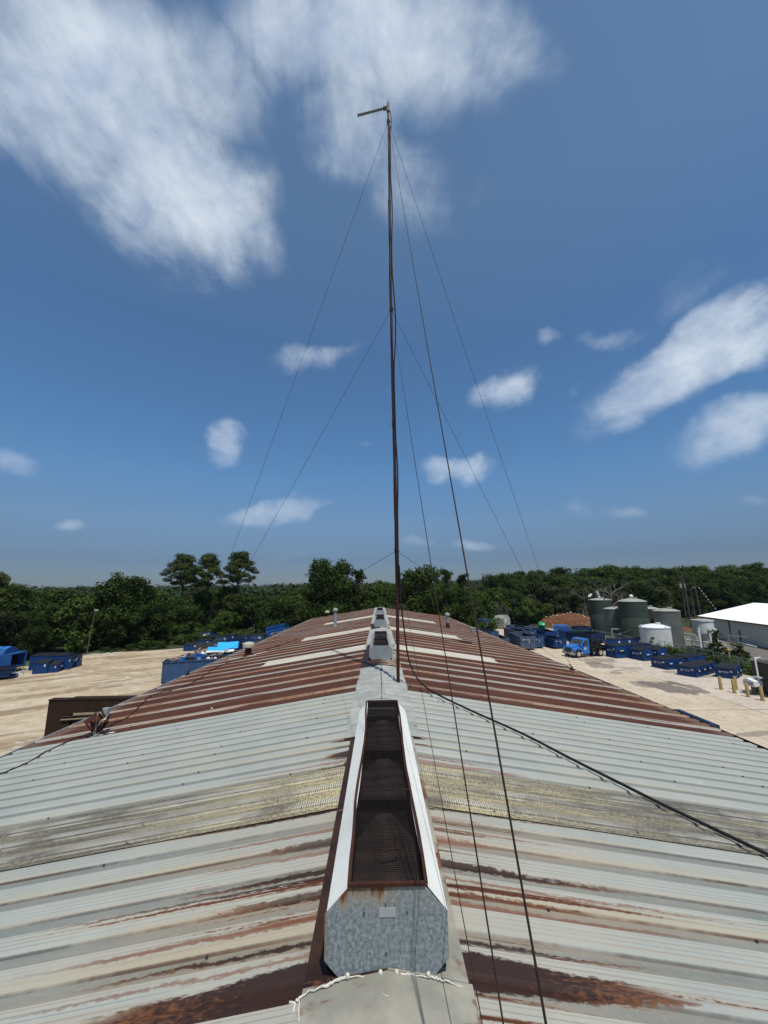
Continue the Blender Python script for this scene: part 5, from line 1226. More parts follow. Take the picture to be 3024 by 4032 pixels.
for base in (p, p2):
    for i in range(150):
        x, y = rr2.uniform(.2, 6.2), rr2.uniform(.2, 2.0); mb.cbox(onbox(base, x, y, 1.45 + rr2.uniform(-.1, .32)), (rr2.uniform(.1, .7), rr2.uniform(.05, .3), .05), rr2.random() * 6, rx=rr2.uniform(-.5, .5), ry=rr2.uniform(-.5, .5), mi=rr2.choice((0, 0, 1, 2)))
tag(mb.build('scrap', [mt('dark_brown'), mt('wood_scrap'), mt('old_blue')]), 'loose scrap filling the two left roll-off boxes', 'scrap', kind='stuff')
LB = 'worn dumpsters behind the left roll-off boxes'
for (px, py, z, L, W, hf, hb, rot, lab, body) in (
        (345, 300, .8, 1.75, 1.2, .8, .95, 6, 'low dark blue dumpster at the left behind the debris boxes', 'bin_blue'), (485, 345, .6, 2.0, 1.2, .6, 1.15, 6, 'dumpster with a sloped grey lid below the white-star one', 'faded_blue'),
        (515, 240, 1.25, 1.75, 1.2, 1.25, 1.3, 6, 'blue dumpster with a white star, in the middle of the left stack', 'bin_blue'), (558, 130, 1.3, 1.7, 1.2, 1.3, 1.35, 6, 'upright grey-blue dumpster with a white notice, back of the left stack', 'faded_blue'),
        (695, 140, 1.3, 1.75, 1.3, 1.25, 1.45, 10, 'dark blue dumpster with a red and white emblem, back of the left stack', 'bin_blue'), (855, 135, 1.3, 1.1, 1.2, 1.3, 1.35, -10, 'dark dumpster at the right of the back left stack', 'navy'),
        (965, 230, 1.35, 1.25, 1.5, 1.35, 1.4, -14, 'open dark dumpster beside the blue foam boards', 'navy'), (1112, 238, 1.2, 1.85, 1.2, 1.2, 1.25, -3, 'open blue dumpster in front of the far left dark ones', 'bin_blue'),
        (1005, 192, 1.25, 2.0, 1.2, 1.25, 1.3, 0, 'dark dumpster behind the open blue one, near the roof edge', 'navy'), (1178, 176, 1.3, 2.2, 1.2, 1.3, 1.35, 0, 'black-lidded dumpster at the edge of the left woods', 'old_blue'),
        (760, 200, 1.0, 1.6, 1.1, 1.0, 1.1, 12, 'dark blue dumpster between the emblem dumpster and the foam boards', 'old_blue'), (690, 265, .9, 1.5, 1.1, .9, 1.1, 4, 'faded dumpster just right of the white-star one', 'faded_blue'),
        (905, 170, 1.2, 1.2, 1.1, 1.2, 1.3, -8, 'small blue dumpster in the shade right of the back stack', 'bin_blue'), (1250, 250, 1.1, 1.6, 1.1, 1.1, 1.2, 4, 'grey-blue dumpster close to the roof edge, below the black-lidded one', 'faded_blue'),
        (1300, 165, 1.35, 1.5, 1.1, 1.35, 1.4, 6, 'blue dumpster farthest right in the left stack, before the tilted bright one', 'bin_blue')):
    s = G('z2', px, py, z)
    tt = front_loader(lab, (s.x, s.y, .01), R(rot), L, W, hf, hb, LB, body=body, lid=('open' not in lab), logo=('star' in lab or 'emblem' in lab))
    if 'notice' in lab: nb = MB(); nb.box((L * .3, -.032, hf * .42), (L * .68, -.026, hf * .74)); nb.build('notice', mt('sticker'), tt)
s = G('z2', 1420, 215, .9); t = front_loader('bright blue dumpster tilted on its back beyond the left roof edge', (s.x, s.y + 1, .6), R(14), 3.2, 1.5, 1.3, 1.4, LB, body='truck_blue', lid=False); t.rotation_euler = (R(18), R(-10), R(14))

# rusty steel bin against the left wall
def rusty_bin():
    t = thing('rusty_rack', 'big rust-brown steel panel rack with an opening full of slats beside the left eave', 'rack', (-15.5, 20.0, 0), R(0))
    L, W, H = 7.5, .32, 3.06
    mb = MB(); mb.box((0, W - .06, .0), (L, W, H)); mb.box((0, 0, 0), (.06, W - .06, H)); mb.box((L - .06, 0, 0), (L, W - .06, H))
    mb.box((.06, 0, 2.44), (L - .06, .06, H)); mb.box((.06, 0, 0), (1.05, .06, 2.44)); mb.box((5.4, 0, 0), (L - .06, .06, 2.44)); mb.box((1.05, 0, 0), (5.4, .06, 1.2)); mb.box((.06, .06, H - .05), (L - .06, W - .06, H)); mb.build('body', mt('dark_brown'), t)
    mb = MB(); mb.box((1.05, W - .10, 1.2), (5.4, W - .062, 2.44)); mb.build('opening', mt('mesh_black'), t)  # black backing sheet paints the shaded depth of the hole
    mb = MB(); mb.box((-.03, -.03, H), (1.0, W + .03, H + .03)); mb.box((1.0, -.03, H), (L + .04, W + .03, H + .08)); mb.build('top_rail', mt('dark_brown'), t)
    mb = MB(); r_ = random.Random(2)
    for i in range(9): z = 1.35 + i * .125; mb.cbox((3.0 + r_.uniform(-.5, .3), -.02 - .02 * (i % 2), z), (3.6 + r_.uniform(-.7, .7), .03, .035), 0, ry=r_.uniform(-.03, .03))
    mb.build('slat', mt('tank_brown'), t)['kind'] = 'stuff'
    mb = MB(); mb.cbox((2.9, -.06, 2.50), (3.3, .03, .10), 0, ry=-.03); mb.cbox((2.2, -.06, 2.30), (3.0, .025, .05), 0, ry=-.05); mb.build('shelf_edge', mt('wood_scrap'), t)
rusty_bin()
# dumpster rim beyond the right eave
t = front_loader('dark blue dumpster standing close under the right eave', (7.35, 11.9, .01), R(-90), 2.2, 1.2, 4.55, 4.55, None, body='navy', logo=False, lid=False) if False else None
p = (6.25, 11.3, 0); t = roll_off('tall dark blue bin close against the building under the right eave', (6.5, 8.75, .01), R(90), 2.35, -.0 + .55 if False else 1.0, 4.95, None, body='bin_blue', emblem_side=False) if False else None

# ------------------------------------------------------------------ left edge: scow container and truck bodies
t = roll_off('slant-ended dark blue scow container at the left edge of the yard', (-38.9, 36.9, .01), R(40), 5.4, 1.9, .98, None, body='navy', slope=.55)
def packer(label, loc, rot, L, W, h, body, roofmat):
    t = thing('garbage_body', label, 'truck body', loc, rot); mb = MB(); n = 12
    arc = [(0, .5)] + [(W / 2 - W / 2 * math.cos(math.pi * i / n), h - .75 + .75 * math.sin(math.pi * i / n)) for i in range(n + 1)] + [(W, .5)]
    mb.prism(arc, 0, L - .9, 'x'); mb.build('hull', mt(body), t, smooth=False)
    mb = MB()
    for i in range(5):
        x = .1 + i * (L - 1.2) / 4; ring = [(x, a - (.03 if a < W / 2 else -.03), b + .03) for a, b in arc]; mb.tube(ring, .05, 5)
    mb.build('rib', mt(body), t)['kind'] = 'stuff'
    mb = MB(); a2 = [(a, b) for a, b in arc]; mb.prism([(q_[0], q_[1]) for q_ in a2], L - .9, L - .55, 'x')
    mb.box((L - .55, 0, .5), (L + .25, .1, h - .55)); mb.box((L - .55, W - .1, .5), (L + .25, W, h - .55)); mb.box((L - .55, .1, .5), (L + .25, W - .1, .65)); mb.box((L - .55, .1, h - .7), (L + .2, W - .1, h - .6)); mb.build('tailgate', mt(body), t)
    mb = MB(); mb.box((L - .54, .12, .66), (L - .5, W - .12, h - .72)); mb.build('hopper_shade', mt('mesh_black'), t)  # black plate paints the shaded inside of the hopper
    mb = MB(); mb.prism([(W * .18, h - .16), (W * .5, h + .03), (W * .82, h - .16), (W * .82, h - .12), (W * .5, h + .07), (W * .18, h - .12)], .3, L - .6, 'x'); mb.build('roof_plate', mt(roofmat), t)
    for x in (.6, 1.5):
        for y in (.12, W - .4): mb = MB(); mb.tube([(x, y, .42), (x, y + .28, .42)], .42, 16); mb.build('wheel', mt('tyre'), t)
    mb = MB(); mb.tube([(L + .2, W * .2, .62), (L + .5, W * .25, .5), (L + .8, W * .6, .55)], .05, 6); mb.build('bar', mt('yellow'), t)
packer('blue round-topped garbage truck body parked at the left edge of the woods', (-42.6, 41.4, 0), R(8), 5.4, 2.2, 2.55, 'packer_blue', 'truck_blue')
packer('garbage truck body with a rusty brown roof in front of the blue one', (-42.9, 38.6, 0), R(8), 5.4, 2.0, 2.35, 'old_blue', 'clay')

# ------------------------------------------------------------------ poles
def pole(label, x, y, h, lean=0, kind='plain', mat='wood_pole', r=.11, group=None, face=0):
    t = thing('utility_pole' if kind != 'lamp' else 'light_pole', label, 'pole', (x, y, hill(x, y)), 0, group); mb = MB(); mb.tube([(0, 0, 0), (lean * .5, 0, h * .5), (lean, 0, h)], [r, r * .85, r * .7], 8); mb.build('shaft', mt(mat), t, smooth=True)
    if kind == 'lamp':
        mb = MB(); mb.tube([(lean, 0, h - .1), (lean + .3, -.2, h + .05)], .03, 6); mb.build('arm', mt('tower_steel'), t)
        mb = MB(); mb.cbox((lean + .35, -.28, h + .04), (.45, .3, .12), .4, rx=-.5); mb.build('lamp_head', mt('tank_lid'), t)
    if kind == 'lights':
        for k in (-1, 1): mb = MB(); mb.cbox((lean + .05 + .12 * k, -.1, h + .1 + .12 * k), (.42, .10, .30), .3 * k, rx=-.5); mb.build('lamp_head', mt('roof_white'), t)
    if kind == 'transformer':
        for k in (-1, 1): mb = MB(); mb.lathe([(.2, 0), (.24, .05), (.24, .75), (.2, .85), (.06, .95)], (lean + .42 * k, -.25, h - 2.1), 12); mb.build('transformer', mt('tank_lid'), t)
        mb = MB(); mb.box((lean - .9, -.06, h - .9), (lean + .9, .06, h - .75)); mb.build('crossarm', mt('wood_pole'), t)
    return t
pole('leaning wooden light pole at the edge of the left woods', -37.6, 53.65, 5.6, .45, 'lamp', 'wood_pole', .075)
b = G('R4', 185, 605); pole('dark floodlight pole left of the tall green tanks', b.x, b.y, 6.2, .0, 'lights', 'dark_brown')
b = G('R4', 312, 640); pole('wooden pole standing between the two left tanks', b.x, b.y, 7.6, .0)
b = G('R4', 120, 500); pole('far thin pole in front of the bare grey trees', b.x, b.y, 9.4)
b = G('R4', 975, 540); pole('utility pole carrying two grey transformers', b.x, b.y, 9.4, .0, 'transformer')
b = G('R4', 1015, 585); pole('tall leaning utility pole right of the transformers', b.x, b.y, 10.3, -.3, r=.15)
b = G('R4', 1055, 560); pole('shorter utility pole between two tall ones', b.x, b.y, 7.3, -.1, 'lamp')
b = G('R4', 1090, 500); pole('thick utility pole above the left corner of the white-roofed shed', b.x, b.y, 10.0, -.3, r=.2)
A = Vector((b.x - .1, b.y, 8.6)); B = Vector((b.x + 3.0, b.y - 3, 0)); mb = MB(); mb.tube([A, B], .03, 5)
for i in range(8): mb.tube([A.lerp(B, .15 + i * .08), A.lerp(B, .185 + i * .08)], .075, 6, 1)
tag(mb.build('stay_cable', [mt('wire'), mt('roof_white')]), 'white-banded stay cable beside the thick utility pole', 'cable')
b = EYE + pixray(2250 + 815 * .4666, 2200 + 125 * .4666) * 1; d = pixray(2250 + 818 * .4666, 2200 + 100 * .4666); P = EYE + d * (230 / d.y)
t = thing('lattice_tower', 'distant lattice tower rising behind the right skyline trees', 'tower', (P.x, P.y, hill(P.x, P.y))); H = P.z - hill(P.x, P.y); mb = MB()
for (a, c) in ((-1, -1), (1, -1), (1, 1), (-1, 1)): mb.tube([(a * 1.6, c * 1.6, 0), (a * .9, c * .9, H - 3)], .14, 4); mb.tube([(a * .9, c * .9, H - 3), (a * .7, c * .7, H)], .12, 4)
for i in range(9):
    z = i * (H - 3) / 8; w = 1.6 - .7 * i / 8
    for (x0, y0, x1, y1) in ((-1, -1, 1, -1), (1, -1, 1, 1), (1, 1, -1, 1), (-1, 1, -1, -1)): mb.tube([(x0 * w, y0 * w, z), (x1 * w, y1 * w, z + (H - 3) / 8 * .9)], .08, 4)
mb.build('frame', mt('tower_steel'), t); mb = MB(); mb.box((-1.7, -1.7, H - 3.1), (1.7, 1.7, H - 2.9)); mb.box((-.9, -.9, H - 1.2), (.9, .9, H - .4)); mb.build('platform', mt('tower_steel'), t)

# ------------------------------------------------------------------ tanks
def tank(label, x, y, r, h, body, lid='tank_lid', bands=0, dome=.35, green_top=None, extra=None):
    t = thing('storage_tank', label, 'tank', (x, y, 0), 0, 'storage tanks behind the fence'); prof = [(r * 1.0, 0)]
    k = 26
    for i in range(k): z = h * (i + 1) / k; prof += [(r, z - .02), (r + .012, z - .012), (r, z)]
    if bands: prof = [(r * 1.03, 0), (r * 1.03, h * .52), (r, h * .54)] + [q_ for q_ in prof if q_[1] > h * .55]
    mb = MB(); mb.lathe(prof, n=36); mb.build('shell', mt(body), t, smooth=True)
    mb = MB(); mb.lathe([(r + .05, h - .02), (r + .05, h + .05), (r * .6, h + dome * .7), (r * .2, h + dome), (.02, h + dome)], n=36); mb.build('top', mt(lid), t, smooth=True)
    mb = MB(); mb.lathe([(.28, h + dome * .75), (.28, h + dome + .1), (.32, h + dome + .1), (.3, h + dome + .16)], (r * .15, -r * .2, 0), 14); mb.build('hatch', mt(lid), t); return t
b = G('R4', 268, 615); tank('tall dark green tank farthest left, with a white fitting on top', b.x, b.y, 1.82, 5.5, 'tank_green', bands=1)
t = thing('tank_fitting', 'white angled fitting on the top of the leftmost green tank', 'fitting', (b.x, b.y, 5.86)); mb = MB(); mb.lathe([(.16, 0), (.2, .2), (.1, .3)], n=12); mb.build('base', mt('roof_white'), t); mb = MB(); mb.cbox((-.25, 0, .8), (.45, .25, .75), .2, ry=-.4); mb.tube([(0, 0, .25), (-.2, 0, .6)], .05, 6); mb.build('panel', mt('tank_lid'), t)
b = G('R4', 382, 645); tank('grey tank between the two tall green tanks', b.x, b.y, 1.52, 4.2, 'tank_grey')
b3 = G('R4', 548, 665); tank('tallest dark green tank with a white ball on its lid', b3.x, b3.y, 2.02, 5.5, 'tank_green', bands=1, dome=.5)
t = thing('tank_ball', 'white ball vent on the lid of the tallest green tank', 'vent', (b3.x, b3.y, 6.0)); mb = MB(); mb.lathe([(.08, 0), (.24, .12), (.3, .3), (.24, .48), (.08, .58)], n=16); mb.build('ball', mt('roof_white'), t, smooth=True); mb = MB(); mb.lathe([(.12, -.2), (.12, .05)], n=10); mb.build('neck', mt('roof_white'), t)
b = G('R4', 690, 665); b4 = Vector((b.x + 1.2, b.y + 2.2, 0)); tank('brown tank with a ladder platform behind the white one', b4.x, b4.y, 1.6, 4.25, 'tank_brown')
b5 = G('R4', 843, 752); tank('tall ribbed grey tank standing nearest the yard', b5.x, b5.y, 1.52, 4.65, 'tank_grey')
b6 = Vector((34.9, 50.4, 0)) * 1.0; b6 = G('R4', 726, 765); tw = tank('squat white plastic tank with dark scuffs on its side', b6.x, b6.y, 1.70, 2.72, 'tank_white', lid='roof_white', dome=.42)
mb = MB(); rr = random.Random(4)
for i in range(9):
    a = -2.45 + rr.uniform(-.16, .16); z = 1.0 + rr.uniform(-.3, .3); s = rr.uniform(.06, .15); c = Vector((math.cos(a) * 1.715, math.sin(a) * 1.715, z + .3)); tx = Vector((-math.sin(a), math.cos(a), 0)); flat(mb, [c + tx * s * math.cos(k) * rr.uniform(.6, 1.1) + Vector((0, 0, s * math.sin(k) * rr.uniform(.7, 1.3))) for k in [i_ * 1.047 for i_ in range(6)]], Vector((math.cos(a), math.sin(a), 0)), .01)
mb.build('scuff', mt('tower_steel'), tw)
mb = MB(); mb.box((-1.8, -.1, 2.65), (-1.7, .1, 3.05)); mb.cbox((.3, -1.6, 2.8), (.25, .12, .2)); mb.build('lifting_lug', mt('roof_white'), tw)
t = thing('tank_platform', 'steel access platform with railing between the green and the ribbed grey tanks', 'platform', (b4.x + .2, b4.y - 2.2, 0)); mb = MB()
mb.box((-1.3, -.5, 3.1), (1.3, .5, 3.16)); mb.build('deck', mt('tower_steel'), t); mb = MB()
for x in (-1.3, -.45, .45, 1.3): mb.tube([(x, -.5, 3.1), (x, -.5, 4.1)], .03, 5); mb.tube([(x, -.5, 0), (x, -.5, 3.1)], .04, 5)
for z in (3.6, 4.1): mb.tube([(-1.3, -.5, z), (1.3, -.5, z)], .03, 5)
mb.build('railing', mt('tower_steel'), t); mb = MB()
for x in (.9, 1.3): mb.tube([(x, -.62, 0), (x, -.62, 4.2)], .03, 5)
for i in range(13): mb.tube([(.9, -.62, .25 + i * .3), (1.3, -.62, .25 + i * .3)], .018, 5)
mb.build('ladder', mt('tank_lid'), t)
A = G('R4', 410, 642, .6); B = G('R4', 618, 552, 2.5); mb = MB(); mb.tube([A, Vector((b6.x - 1.65, b6.y + .6, 2.85))], .09, 7); tag(mb.build('pipe', mt('tank_grey')), 'slanting grey pipe rising to the rim of the squat white tank', 'pipe')
b = G('R4', 370, 650, 0); t = thing('pipe_stand', 'white pipe rack standing in front of the left tanks', 'rack', (b.x - .6, b.y - 2.0, 0), R(-20)); mb = MB()
for x in (-.9, .9): mb.tube([(x, 0, 0), (x, 0, 1.25)], .05, 6)
mb.tube([(-.95, 0, 1.25), (.95, 0, 1.25)], .05, 6); mb.build('frame', mt('tank_white'), t); mb = MB(); mb.cbox((.4, -.1, .75), (.9, .06, .1), 0, ry=-.5); mb.tube([(.1, -.1, .3), (.5, -.1, 1.0)], .05, 6); mb.build('brace', mt('tank_white'), t)
# cone tank on legs
c = Vector((41.4, 52.2, 0)); t = thing('cone_tank', 'white cone-bottomed tank raised on white legs', 'tank', c); mb = MB(); mb.lathe([(.15, .9), (1.12, 1.95), (1.12, 3.4), (1.2, 3.42), (1.2, 3.55), (1.12, 3.56)], n=30); mb.build('shell', mt('tank_white'), t, smooth=True)
mb = MB(); mb.lathe([(1.12, 3.56), (.6, 3.66), (.05, 3.68)], n=30); mb.build('top', mt('tank_lid'), t)
for a in (3.6, 4.5, 5.6, 1.2): x, y = 1.2 * math.cos(a), 1.2 * math.sin(a); mb = MB(); mb.box((x - .1, y - .1, 0), (x + .1, y + .1, 2.5)); mb.prism([(x - .1, 1.6), (x + .1, 1.6), (x * .9 + .1, 2.6), (x * .9 - .1, 2.6)], y - .05, y + .05, 'y'); mb.build('leg', mt('tank_white'), t)
# white pipe props near it
for i, (px, py, h, lab) in enumerate(((1095, 775, 2.3, 'tall white pipe prop left of the sapling by the cone tank'), (1195, 805, 1.3, 'short white pipe prop with a diagonal strut beside the sapling'))):
    b = G('R4', px, py); t = thing('pipe_prop', lab, 'post', b, 0, 'white pipe props by the cone tank'); mb = MB(); mb.tube([(0, 0, 0), (0, 0, h)], .11, 10); mb.build('shaft', mt('tank_white'), t, smooth=True); mb = MB(); mb.tube([(.05, 0, .15), (.9, .3, .95)], .06, 6) if i else mb.box((-.18, -.18, 0), (.18, .18, .06)); mb.build('strut' if i else 'foot', mt('tank_white'), t)
for (a, b_, lab) in (((975, 685), (1300, 730), 'long white pipe lying on the asphalt pad'), ((935, 630), (1060, 648), 'white pipe along the back of the asphalt pad'), ((1320, 690), (1560, 745), 'white kerb pipe in front of the white-roofed shed')):
    A = G('R4', *a, .12); B = G('R4', *b_, .12); mb = MB(); mb.tube([A, A.lerp(B, .5) + Vector((0, 0, .03)), B], .10, 8); tag(mb.build('ground_pipe', mt('tank_white'), smooth=True), lab, 'pipe', 'white pipes on the asphalt pad')
# low retaining walls
for (a, b_, h, lab) in (((1060, 790), (1240, 815), .45, 'low concrete kerb under the white pipe props'), ((870, 770), (980, 775), .35, 'round-edged concrete base next to the ribbed grey tank')):
    A = G('R4', *a); B = G('R4', *b_); d = B - A; mb = MB(); mb.cbox((A + B) / 2 + Vector((0, 0, h / 2)), (d.length, .35, h), math.atan2(d.y, d.x)); tag(mb.build('low_wall', mt('tank_grey'), bevel=.04), lab, 'wall')

# ------------------------------------------------------------------ white-roofed shed
def shed():
    c0 = Vector((52.3, 66.2, 0)); c1 = Vector((43.8, 30.0, 0)); u = (c1 - c0); L = u.length; rot = math.atan2(u.y, u.x); W = 16.0; H, HR = 3.0, 5.0
    t = thing('metal_shed', 'long metal shed with a bright white low-pitched roof behind the tank yard', 'building', c0, rot)   # local x along the eave towards the camera, local y to the right of the picture
    mb = MB()
    n = int(L / .3)
    for i in range(n): x = i * L / n; mb.box((x, 0, 0), (x + L / n - .02, .05, H)); mb.box((x + .1, -.02, .02), (x + .16, 0, H - .02))
    mb.build('front_wall', mt('wall_beige'), t)
    mb = MB(); mb.prism([(0.05, 0), (W, 0), (W, H), (W / 2, HR - .1), (0.05, H)], 0, .05, 'x'); mb.prism([(0.05, 0), (W, 0), (W, H), (W / 2, HR - .1), (0.05, H)], L - .05, L, 'x'); mb.box((.05, W - .05, 0), (L - .05, W, H)); mb.build('gable_wall', mt('wall_beige'), t)
    for s in (0, 1):
        mb = MB(); ya, yb = (-.35, W / 2) if s == 0 else (W / 2, W + .35); za = H - .08 + .0; k = int((L + .6) / .3); z = lambda y: HR - (HR - H) * abs(y - W / 2) / (W / 2)
        for i in range(k): x = -.3 + i * .3; mb.add([(x, ya, z(ya)), (x + .3, ya, z(ya)), (x + .3, yb, z(yb)), (x, yb, z(yb)), (x, ya, z(ya) - .05), (x + .3, ya, z(ya) - .05), (x + .3, yb, z(yb) - .05), (x, yb, z(yb) - .05)], [(0, 1, 2, 3), (4, 7, 6, 5), (0, 4, 5, 1), (2, 6, 7, 3), (0, 3, 7, 4), (1, 5, 6, 2)]); mb.add([(x - .03, ya, z(ya) + .001), (x + .03, ya, z(ya) + .001), (x + .03, yb, z(yb) + .001), (x - .03, yb, z(yb) + .001), (x, ya, z(ya) + .04), (x, yb, z(yb) + .04)], [(0, 4, 5, 3), (1, 2, 5, 4), (0, 1, 4), (2, 3, 5)])
        mb.build('roof_panel', mt('roof_white'), t)
    mb = MB(); mb.box((-.3, -.42, H - .17), (L + .3, -.36, H - .02)); mb.build('gutter', mt('tower_steel'), t)
    mb = MB(); zc = lambda y: HR - (HR - H) * abs(y - W / 2) / (W / 2)
    for (ya, yb) in ((-.36, W / 2), (W / 2, W + .36)): mb.add([(-.34, ya, zc(ya) + .05), (-.34, yb, zc(yb) + .05), (-.34, yb, zc(yb) - .18), (-.34, ya, zc(ya) - .18), (-.301, ya, zc(ya) + .05), (-.301, yb, zc(yb) + .05), (-.301, yb, zc(yb) - .18), (-.301, ya, zc(ya) - .18)], [(0, 1, 2, 3), (7, 6, 5, 4), (0, 4, 5, 1), (3, 2, 6, 7)])
    mb.build('rake_trim', mt('tower_steel'), t)
    for x in (7.5, 16.2, 25): mb = MB(); mb.box((x, -.1, 0), (x + .17, -.022, H - .1)); mb.build('downspout', mt('tower_steel'), t)
    for x in (9.6,): mb = MB(); mb.box((x, -.09, .3), (x + .2, -.022, 1.75)); mb.build('post', mt('tower_steel'), t)
shed()
# rail fence in front of the shed
A, B = G('R4', 1325, 650, 1.1), G('R4', 1470, 660, 1.1); C_ = G('R4', 1560, 725, .3); mb = MB(); mb.tube([A, B, C_], .05, 6)
for p in (A, A.lerp(B, .5), B): mb.tube([(p.x, p.y, 0), p], .045, 6)
tag(mb.build('pipe_rail', mt('tank_lid')), 'pale pipe handrail in front of the white-roofed shed', 'railing')

# ------------------------------------------------------------------ dirt mound
def mound():
    c = Vector((39.4, 84, 0)); nx, ny = 60, 40; q_ = np.random.default_rng(2); vs = []
    import mathutils.noise as mn
    for j in range(ny):
        for i in range(nx):
            x = -7.6 + 15.2 * i / (nx - 1); y = -5 + 10 * j / (ny - 1)
            h = max(0, 1 - (abs(x + .4) / 6.6) ** 1.7 - (y / 4.6) ** 2); hz = 2.45 * h ** .62 if h > 0 else -.05
            hz += (mn.fractal(Vector((x * .7, y * .7, 3)), 1, 2, 4) * .42 + mn.noise(Vector((x * 3, y * 3, 1))) * .10) * min(1, hz)
            vs.append((c.x + x, c.y + y, hz))
    mb = MB(); mb.add(vs, [(j * nx + i, j * nx + i + 1, (j + 1) * nx + i + 1, (j + 1) * nx + i) for j in range(ny - 1) for i in range(nx - 1)]); o = mb.build('dirt_mound', mt('clay')); tag(o, 'heap of red-brown clay at the edge of the right woods', 'mound')
    mb = MB(); rr = random.Random(12)
    for i in range(120):
        v = rr.choice(vs)
        if v[2] > .3: s = rr.uniform(.06, .22); mb.cbox((v[0], v[1] - .05, v[2] + s * .2), (s * 1.3, s, s), rr.random() * 6, rx=rr.random(), ry=rr.random())
    tag(mb.build('clods', mt('cream')), 'pale clods scattered over the clay heap', 'clods', kind='stuff')
    mb = MB()
    for i in range(420):
        x = rr.uniform(30, 48); y = 78 + rr.uniform(-.8, 1.0); L = rr.uniform(.3, .9); a = rr.random() * 6.28; p = Vector((x, y, rr.uniform(0, .35))); mb.tube([p, p + Vector((math.cos(a) * L, math.sin(a) * L * .6, rr.uniform(.0, .45)))], .02, 3)
    tag(mb.build('brushwood', mt('bark_grey')), 'grey brushwood along the foot of the clay heap', 'brush', kind='stuff')
mound()
p = G('R4', 930, 600); t = grid_sheet('clay_bank', 'clay', [48, 50, 52, 54, 56, 58], [72, 74, 76, 78, 80, 82, 84], lambda x, y: max(.02, .9 * (1 - ((x - 53) / 5) ** 2) * (1 - ((y - 78) / 6) ** 2)))

# ------------------------------------------------------------------ chain-link fence
def fence(label, P, h=1.25):
    t = thing('chain_link_fence', label, 'fence', P[0]); o = P[0]; posts = []
    for a, b in zip(P[:-1], P[1:]):
        d = b - a; n = max(1, int(d.length / 2.6))
        for i in range(n): posts.append(a + d * (i / n))
    posts.append(P[-1])
    for p in posts: mb = MB(); q_ = p - o; mb.tube([q_, q_ + Vector((0, 0, h + .05))], .035, 6); mb.build('post', mt('galv'), t)
    mb = MB(); mb.tube([p - o + Vector((0, 0, h)) for p in P], .022, 5); mb.build('top_rail', mt('galv'), t)
    mb = MB()
    for a, b in zip(P[:-1], P[1:]):
        d = b - a; n = int(d.length / .16)
        for i in range(n):
            for s in (1, -1):
                p0 = a + d * (i / n) - o; run = d.normalized() * h * .9 * s; p1 = p0 + run + Vector((0, 0, h)); 
                if 0 <= (p1 + o - a).dot(d) / d.length_squared <= 1: mb.tube([p0, p1], .0045, 3, caps=False)
    mb.build('wire_mesh', mt('galv'), t)['kind'] = 'stuff'
fence('chain-link fence between the dumpsters and the tanks', [Vector((33.2, 64, 0)), Vector((33.6, 56, 0)), Vector((34.6, 50, 0)), Vector((33.9, 42, 0)), Vector((33.4, 33, 0))])
# weeds and shrubs along the fence
for i, (px, py, h, k, lab) in enumerate(((560, 700, 1.1, 'weed', 'pale weeds at the left end of the fence by the back dumpsters'), (620, 735, 1.3, 'bush1', 'green bramble in front of the squat white tank'), (690, 745, 1.5, 'bush1', 'taller green bramble at the right of the squat white tank'), (760, 775, 1.2, 'weed', 'weedy clump beside the ribbed grey tank'), (800, 790, .9, 'weed', 'low weeds below the ribbed grey tank'), (900, 790, .9, 'weed', 'weeds right of the ribbed grey tank'), (970, 800, 1.0, 'weed', 'dry weeds behind the last ribbed-lid dumpster'), (1040, 800, 1.2, 'bush2', 'dark bush between the grey tank and the sapling'), (1120, 850, 1.2, 'bush2', 'dark shrub below the white pipe props'), (1190, 860, 1.1, 'weed', 'weeds at the foot of the sapling'))):
    b = G('R4', px, py + 10); tree(k, b.x, b.y, h, lab, 'weeds and shrubs along the fence', name='bush', z=0, wide=1.2)
for i in range(26):
    t = (i + .5) / 26; x = 34.6 - 1.2 * t + q.uniform(-.2, .9); y = 57 - 25 * t + q.uniform(-.5, .5)
    tree(q.choice(('weed', 'bush1', 'bush2', 'weed')), x, y, q.uniform(.5, 1.25), 'low weedy growth along the chain-link fence behind the dumpsters', 'low weeds along the fence', name='bush', z=0, wide=1.4)
b = G('R4', 1255, 870); tree('sapling', b.x, b.y, 3.2, 'feathery green sapling in front of the cone tank', rot=.3, z=0, wide=1.15)
b = G('R4', 1425, 890); tree('sapling', b.x, b.y, 2.0, 'shorter bushy sapling behind the nearest right dumpster', rot=2.3, z=0, wide=1.9)
for px, py, h, lab in ((1030, 770, 2.4, 'thin bare shrub left of the tall white pipe prop'), (1370, 800, 2.6, 'bare twiggy shrub between the two saplings'), (835, 740, 2.2, 'bare twiggy shrub beside the squat white tank'), (470, 660, 1.6, 'bare brush in front of the grey tank')):
    b = G('R4', px, py); tree('bare', b.x, b.y, h, lab, rot=1.0, name='bush', z=0)
b = G('R4', 1345, 890); t = thing('hydrant_post', 'yellow pipe post behind the dumpsters near the saplings', 'post', b); mb = MB(); mb.tube([(0, 0, 0), (0, 0, 1.35)], .06, 8); mb.build('shaft', mt('yellow'), t); mb = MB(); mb.lathe([(.1, 1.3), (.12, 1.4), (.05, 1.48)], n=10); mb.build('cap', mt('yellow'), t)

